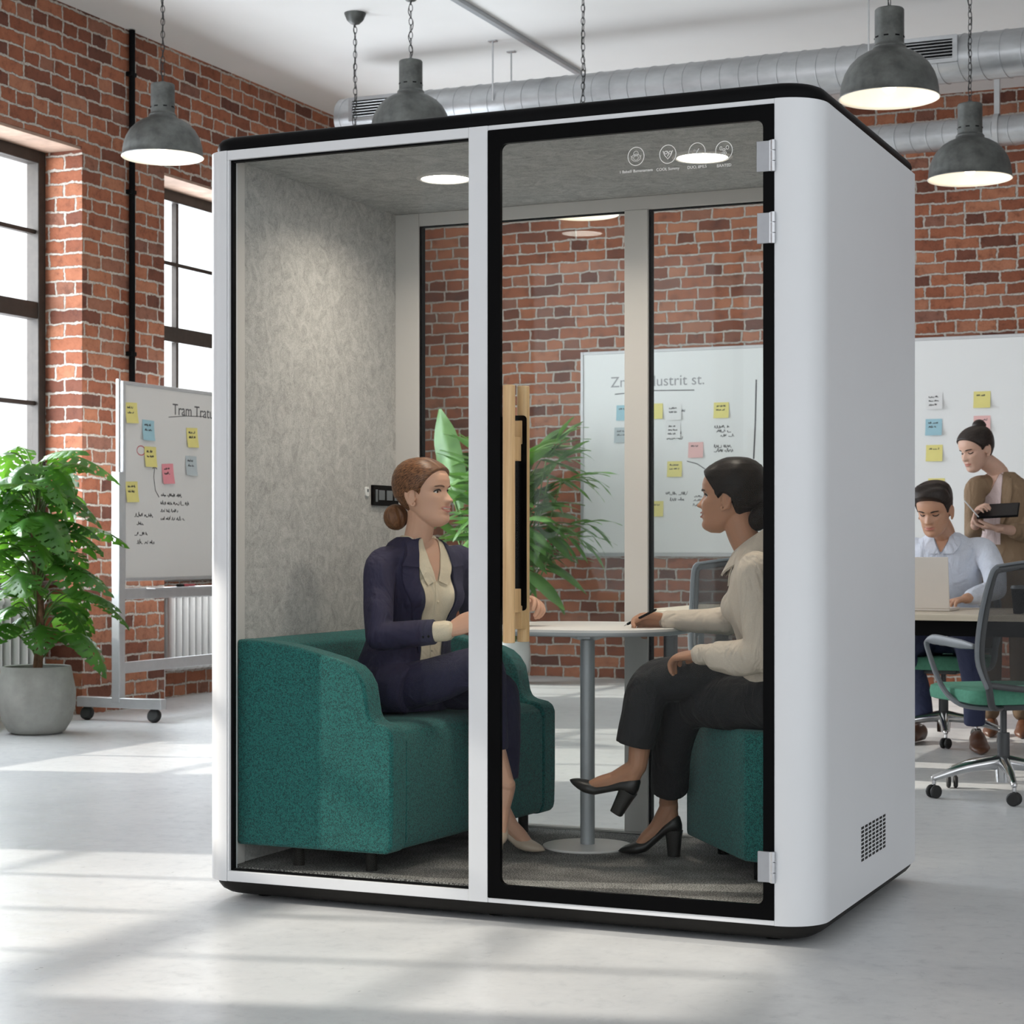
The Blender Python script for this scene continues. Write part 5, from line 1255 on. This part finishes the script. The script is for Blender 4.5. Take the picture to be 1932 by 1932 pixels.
hand(sk,rw,P3(.45,-.88,-.12),P3(0,-.1,-1),P3(.8,.5,0),((20,30,20),)*4,1.12,5)
o=sk.build('body','skin3',t); remesh(o,.0042,2)
face_parts(t,Mh,'brow2','lip1',0,1,1,'skin3')
zb=[.030,.035,.055,.090,.110,.118,.120,.112,.100,.120,.155,.176,.186,.192]
hm=MB(); head_grid(hm,Mh,0,hair_fn(.007,lambda p:(.020*gs(p.z-.22,.030)+.014*gs(p.x-.06,.035)*(p.z>.17)+.0045*math.sin(p.x*120+p.y*75)*(p.z>.17)*(p.x>0)+.006*gs(p.y+.03,.03)*(p.x>.03)*(p.z>.18)),zb),120,120); comb(hm.build('hair','hair3',t,sharp=80),Mh,(-.03,0,.30),(.09,0,.16))
sh=MB(); F,L=torso(sh,[((nb.x+.01,nb.y+.13,.55),.185,.145),((nb.x+.005,nb.y+.10,.75),.175,.13),((nb.x,nb.y+.06,.93),.20,.13),((nb.x,nb.y+.045,nb.z-.08),.205,.115),((nb.x,nb.y+.045,nb.z-.01),.14,.09),((nb.x,nb.y+.035,nb.z+.035),.08,.075)],-90)
sh.tube([ls+P3(-.06,0,.012),ls,ls.lerp(le,.5)+P3(.02,0,0),le],[(.072,.07),.074,.066,.060],18,smooth=5); sh.tube([le,le.lerp(lw,.5),le.lerp(lw,.82)],[.060,.052,.044],16,smooth=4)
sh.tube([rs+P3(.06,0,.012),rs,rs.lerp(re,.5)+P3(-.02,0,0),re],[(.072,.07),.074,.066,.060],18,smooth=5); sh.tube([re,re.lerp(rw,.5),re.lerp(rw,.82)],[.060,.052,.044],16,smooth=4)
o=sh.build('shirt','sky',t); remesh(o,.007,5); shirt=o
c0=V((nb.x,nb.y,0))
def fp3(a,z): return c0+L*a+V((0,0,z))+F*.1
zz=nb.z
drape('neck_opening',t,None,[fp3(-.052,zz+.05),fp3(-.035,zz-.01),fp3(-.004,zz-.075)],[fp3(.052,zz+.05),fp3(.035,zz-.01),fp3(.004,zz-.075)],F,shirt,'skin3',.004,.004,16,8)
for s in (-1,1): drape('collar',t,None,[fp3(s*.052,zz+.055),fp3(s*.036,zz-.02),fp3(s*.006,zz-.085)],[fp3(s*.088,zz+.045),fp3(s*.105,zz-.03),fp3(s*.070,zz-.085)],F,shirt,'sky',.012,.006,18,6)
drape('button_placket',t,None,[fp3(-.014,zz-.085),fp3(-.014,zz-.2),fp3(-.014,zz-.32)],[fp3(.014,zz-.085),fp3(.014,zz-.2),fp3(.014,zz-.32)],F,shirt,'sky',.006,.004,20,2)
tr=MB(); torso(tr,[((nb.x+.01,nb.y+.13,.51),.175,.14),((nb.x+.01,nb.y+.12,.62),.17,.14)],-90)
fl=onZ(1842,1400,0.05); fr_=onZ(1738,1385,0.05)
kl=P3(nb.x+.20,10.52,.60); kr=P3(nb.x-.19,10.50,.60)
tr.tube([P3(nb.x+.10,11.03,.56),kl+P3(-.02,.12,0),kl,P3((kl.x+fl.x)/2,fl.y+.01,.36),P3(fl.x-.02,fl.y+.06,.14)],[.098,.086,.074,.062,.058],18,smooth=5,round_=False)
tr.tube([P3(nb.x-.10,11.03,.56),kr+P3(.02,.12,0),kr,P3((kr.x+fr_.x)/2,fr_.y+.01,.36),P3(fr_.x,fr_.y+.06,.14)],[.098,.086,.074,.062,.058],18,smooth=5,round_=False)
o=tr.build('trousers','jeans',t); remesh(o,.007,5)
for f_,dx in ((fl,.12),(fr_,-.14)):
    flat_shoe(t,P3(f_.x-.02,f_.y+.13,.004),P3(f_.x+dx*.5,f_.y-.20,.004),'brownl',.055)

# ---- standing woman (background) ------------------------------------
t=thing('person','standing woman in a brown blazer with a top bun holding a tablet','person',(-1.85,11.45,0))
q=onY(1848,888,11.40); Mh=head_xf((q.x+.005,q.y+.03,q.z+.012),-128,20,0,1.10)
sk=MB(); head_grid(sk,Mh); ears(sk,Mh)
nk=onY(1882,892,11.50)
sk.tube([P3(nk.x+.015,nk.y+.02,nk.z-.09),P3(nk.x+.01,nk.y+.01,nk.z),Mh@V((-.025,0,.05)),Mh@V((-.02,0,.09))],[(.065,.06),(.054,.052),(.050,.052),(.054,.056)],20,smooth=5)
torso(sk,[((nk.x+.04,11.56,.95),.12,.09),((nk.x+.03,11.55,1.2),.12,.085),((nk.x+.015,11.53,nk.z-.06),.09,.06)],-115)
rs=onY(1840,922,11.44); re=onY(1836,1006,11.36); rwp=onY(1843,982,11.13)
ls=onY(1921,922,11.60); le=onY(1938,1006,11.45); lwp=onY(1882,993,11.15)
rw=V(rwp); lw=V(lwp)+P3(.0,0,-.01)
sk.tube([re,rw],[.032,.024],14,); sk.tube([le,lw],[.034,.025],14)
hand(sk,rw+P3(-.01,0,.01),P3(.25,-.35,.55),P3(.3,.2,-.7),P3(.7,.2,.2),((40,50,30),)*4,.98,4)
hand(sk,lw,P3(-.95,-.10,.10),P3(.0,.0,1),P3(.1,-.95,.2),((15,25,20),)*4,1.02,5)
o=sk.build('body','skin4',t); remesh(o,.0040,2)
face_parts(t,Mh,'brow2','lip1',0,0,1,'skin4')
hm=MB(); head_grid(hm,Mh,0,hair_fn(.009,lambda p:.004*gs(p.x+.05,.06)),100,100); comb(hm.build('hair','hair3',t,sharp=80),Mh,(-.062,0,.222),(.05,0,.05))
m=MB(); m.ball((-.062,0,.222),(.036,.036,.032)); m.tube([V((-.062+.026*math.cos(R(a)),.026*math.sin(R(a)),.216)) for a in range(0,361,30)],.014,8,smooth=2); m.xf(Mh); o=m.build('hair_bun','hair3',t); remesh(o,.005,3); comb(o,Mh,(-.062,0,.18),(-.062,0,.26))
jz=nk.z
bl=MB(); F,L=torso(bl,[((nk.x+.04,11.565,jz-.46),.150,.115),((nk.x+.035,11.56,jz-.33),.150,.115),((nk.x+.025,11.555,jz-.18),.155,.115),((nk.x+.02,11.54,jz-.09),.14,.09),((nk.x+.015,11.53,jz-.015),.068,.062)],-115)
o=bl.build('blouse','pinkb',t); remesh(o,.007,4)
def torso_only(levels,yaw,vox=.007):
    q=MB(); torso(q,levels,yaw); o=q.build('tmp','brown',t); remesh(o,vox,5); return o
JL=[((nk.x+.05,11.57,.74),.215,.165),((nk.x+.045,11.57,.92),.205,.155),((nk.x+.04,11.565,1.12),.170,.130),((nk.x+.03,11.558,jz-.19),.180,.130),((nk.x+.02,11.545,jz-.10),.180,.108),((nk.x+.018,11.54,jz-.045),.13,.085),((nk.x+.016,11.538,jz+.005),.078,.066)]
jk=MB(); torso(jk,JL,-115); tmp=torso_only(JL,-115)
jk.tube([rs+P3(.05,.04,.02),rs,rs.lerp(re,.5),re],[(.062,.062),.062,.056,.052],18,smooth=5); jk.tube([re,re.lerp(rw,.45)],[.050,.046],16)
jk.tube([ls+P3(-.05,-.03,.02),ls,ls.lerp(le,.5),le],[(.062,.062),.064,.058,.054],18,smooth=5); jk.tube([le,le.lerp(lw,.42)],[.054,.048],16)
o=jk.build('blazer','brown',t); remesh(o,.007,5); blz=o
c0=V((nk.x+.02,11.54,0))
def fp4(a,z): return c0+L*a+V((0,0,z))+F*.1
drape('blouse_front',t,None,[fp4(-.050,jz),fp4(-.075,jz-.10),fp4(-.085,jz-.25),fp4(-.10,jz-.42)],[fp4(.050,jz),fp4(.065,jz-.10),fp4(.060,jz-.25),fp4(.055,jz-.42)],F,tmp,'pinkb',.004,.004,30,10)
drape('neck_opening',t,None,[fp4(-.045,jz+.02),fp4(-.022,jz-.04),fp4(-.002,jz-.09)],[fp4(.045,jz+.02),fp4(.022,jz-.04),fp4(.002,jz-.09)],F,tmp,'skin4',.008,.004,14,6)
for s in (-1,1): drape('lapel',t,None,[fp4(s*.052,jz+.015),fp4(s*.074,jz-.10),fp4(s*.068,jz-.24),fp4(s*.055,jz-.34)],[fp4(s*.088,jz+.005),fp4(s*.128,jz-.10),fp4(s*.110,jz-.22),fp4(s*.06,jz-.34)],F,tmp,'brown',.012,.006,26,6)
bpy.data.objects.remove(tmp)
tr=MB(); torso(tr,[((nk.x+.05,11.57,.86),.17,.13),((nk.x+.045,11.57,1.0),.15,.12)],-115)
for s,xx in ((-1,-.05),(1,.13)):
    tr.tube([P3(nk.x+xx,11.56,.90),P3(nk.x+xx,11.54,.5),P3(nk.x+xx,11.56,.14)],[.095,.07,.055],16,smooth=5); flat_shoe(t,P3(nk.x+xx,11.62,.004),P3(nk.x+xx+.03,11.35,.004),'brownl',.045)
o=tr.build('trousers','tan',t); remesh(o,.008,4)
# tablet held in her hand
a=onY(1842,972,11.08); b=onY(1920,968,11.12)
t=thing('tablet','black tablet held flat by the standing woman','tablet',a.lerp(b,.5))
ax=(b-a)*.5; up_=V((-.05,.55,.28)).normalized()*.085; nn=ax.cross(up_).normalized()
MB().obox(a.lerp(b,.5)+P3(0,.05,.02),ax,up_,nn*.0055).build('tablet_body','black',t,bevel=.003)
MB().obox(a.lerp(b,.5)+P3(0,.05,.02)+nn*.006,ax*.94,up_*.9,nn*.0006).build('tablet_screen','screen',t)
t2=thing('stylus','thin pale stylus in the right hand of the standing woman','stylus',rw)
q0=onY(1820,945,11.08); q1=onY(1846,975,11.05); MB().tube([q0,q1],[.004,.0035],8).build('stylus_shaft','alu',t2)

# ================================================================== LIGHT
w=bpy.data.worlds.new('world'); sc.world=w; w.use_nodes=True
bg=w.node_tree.nodes['Background']; bg.inputs[0].default_value=(.93,.965,1.0,1); bg.inputs[1].default_value=1.6
sd=bpy.data.lights.new('sun','SUN'); sd.energy=3.8; sd.color=(1,.93,.82); sd.angle=R(.9)
su=bpy.data.objects.new('sun',sd); C.objects.link(su)
dirv=V((.968,.249,-.53)).normalized(); su.rotation_euler=dirv.to_track_quat('-Z','Y').to_euler()
for a,b in wins:
    ld=bpy.data.lights.new('window_daylight','AREA'); ld.shape='RECTANGLE'; ld.size=b-a; ld.size_y=ZH-ZS; ld.energy=(20 if a<5 else 290)*(b-a)/3.2; ld.color=(.86,.93,1.0)
    lo=bpy.data.objects.new('window_daylight',ld); C.objects.link(lo); lo.location=(-8.6,(a+b)/2,(ZS+ZH)/2); lo.rotation_euler=(PI/2,0,-PI/2)
vs_=sc.view_settings; sc.display_settings.display_device='sRGB'; vs_.view_transform='Standard'; vs_.look='None'; vs_.exposure=.27; vs_.gamma=1; vs_.use_curve_mapping=False
sc.cycles.max_bounces=10; sc.cycles.transparent_max_bounces=24; sc.cycles.sample_clamp_indirect=6
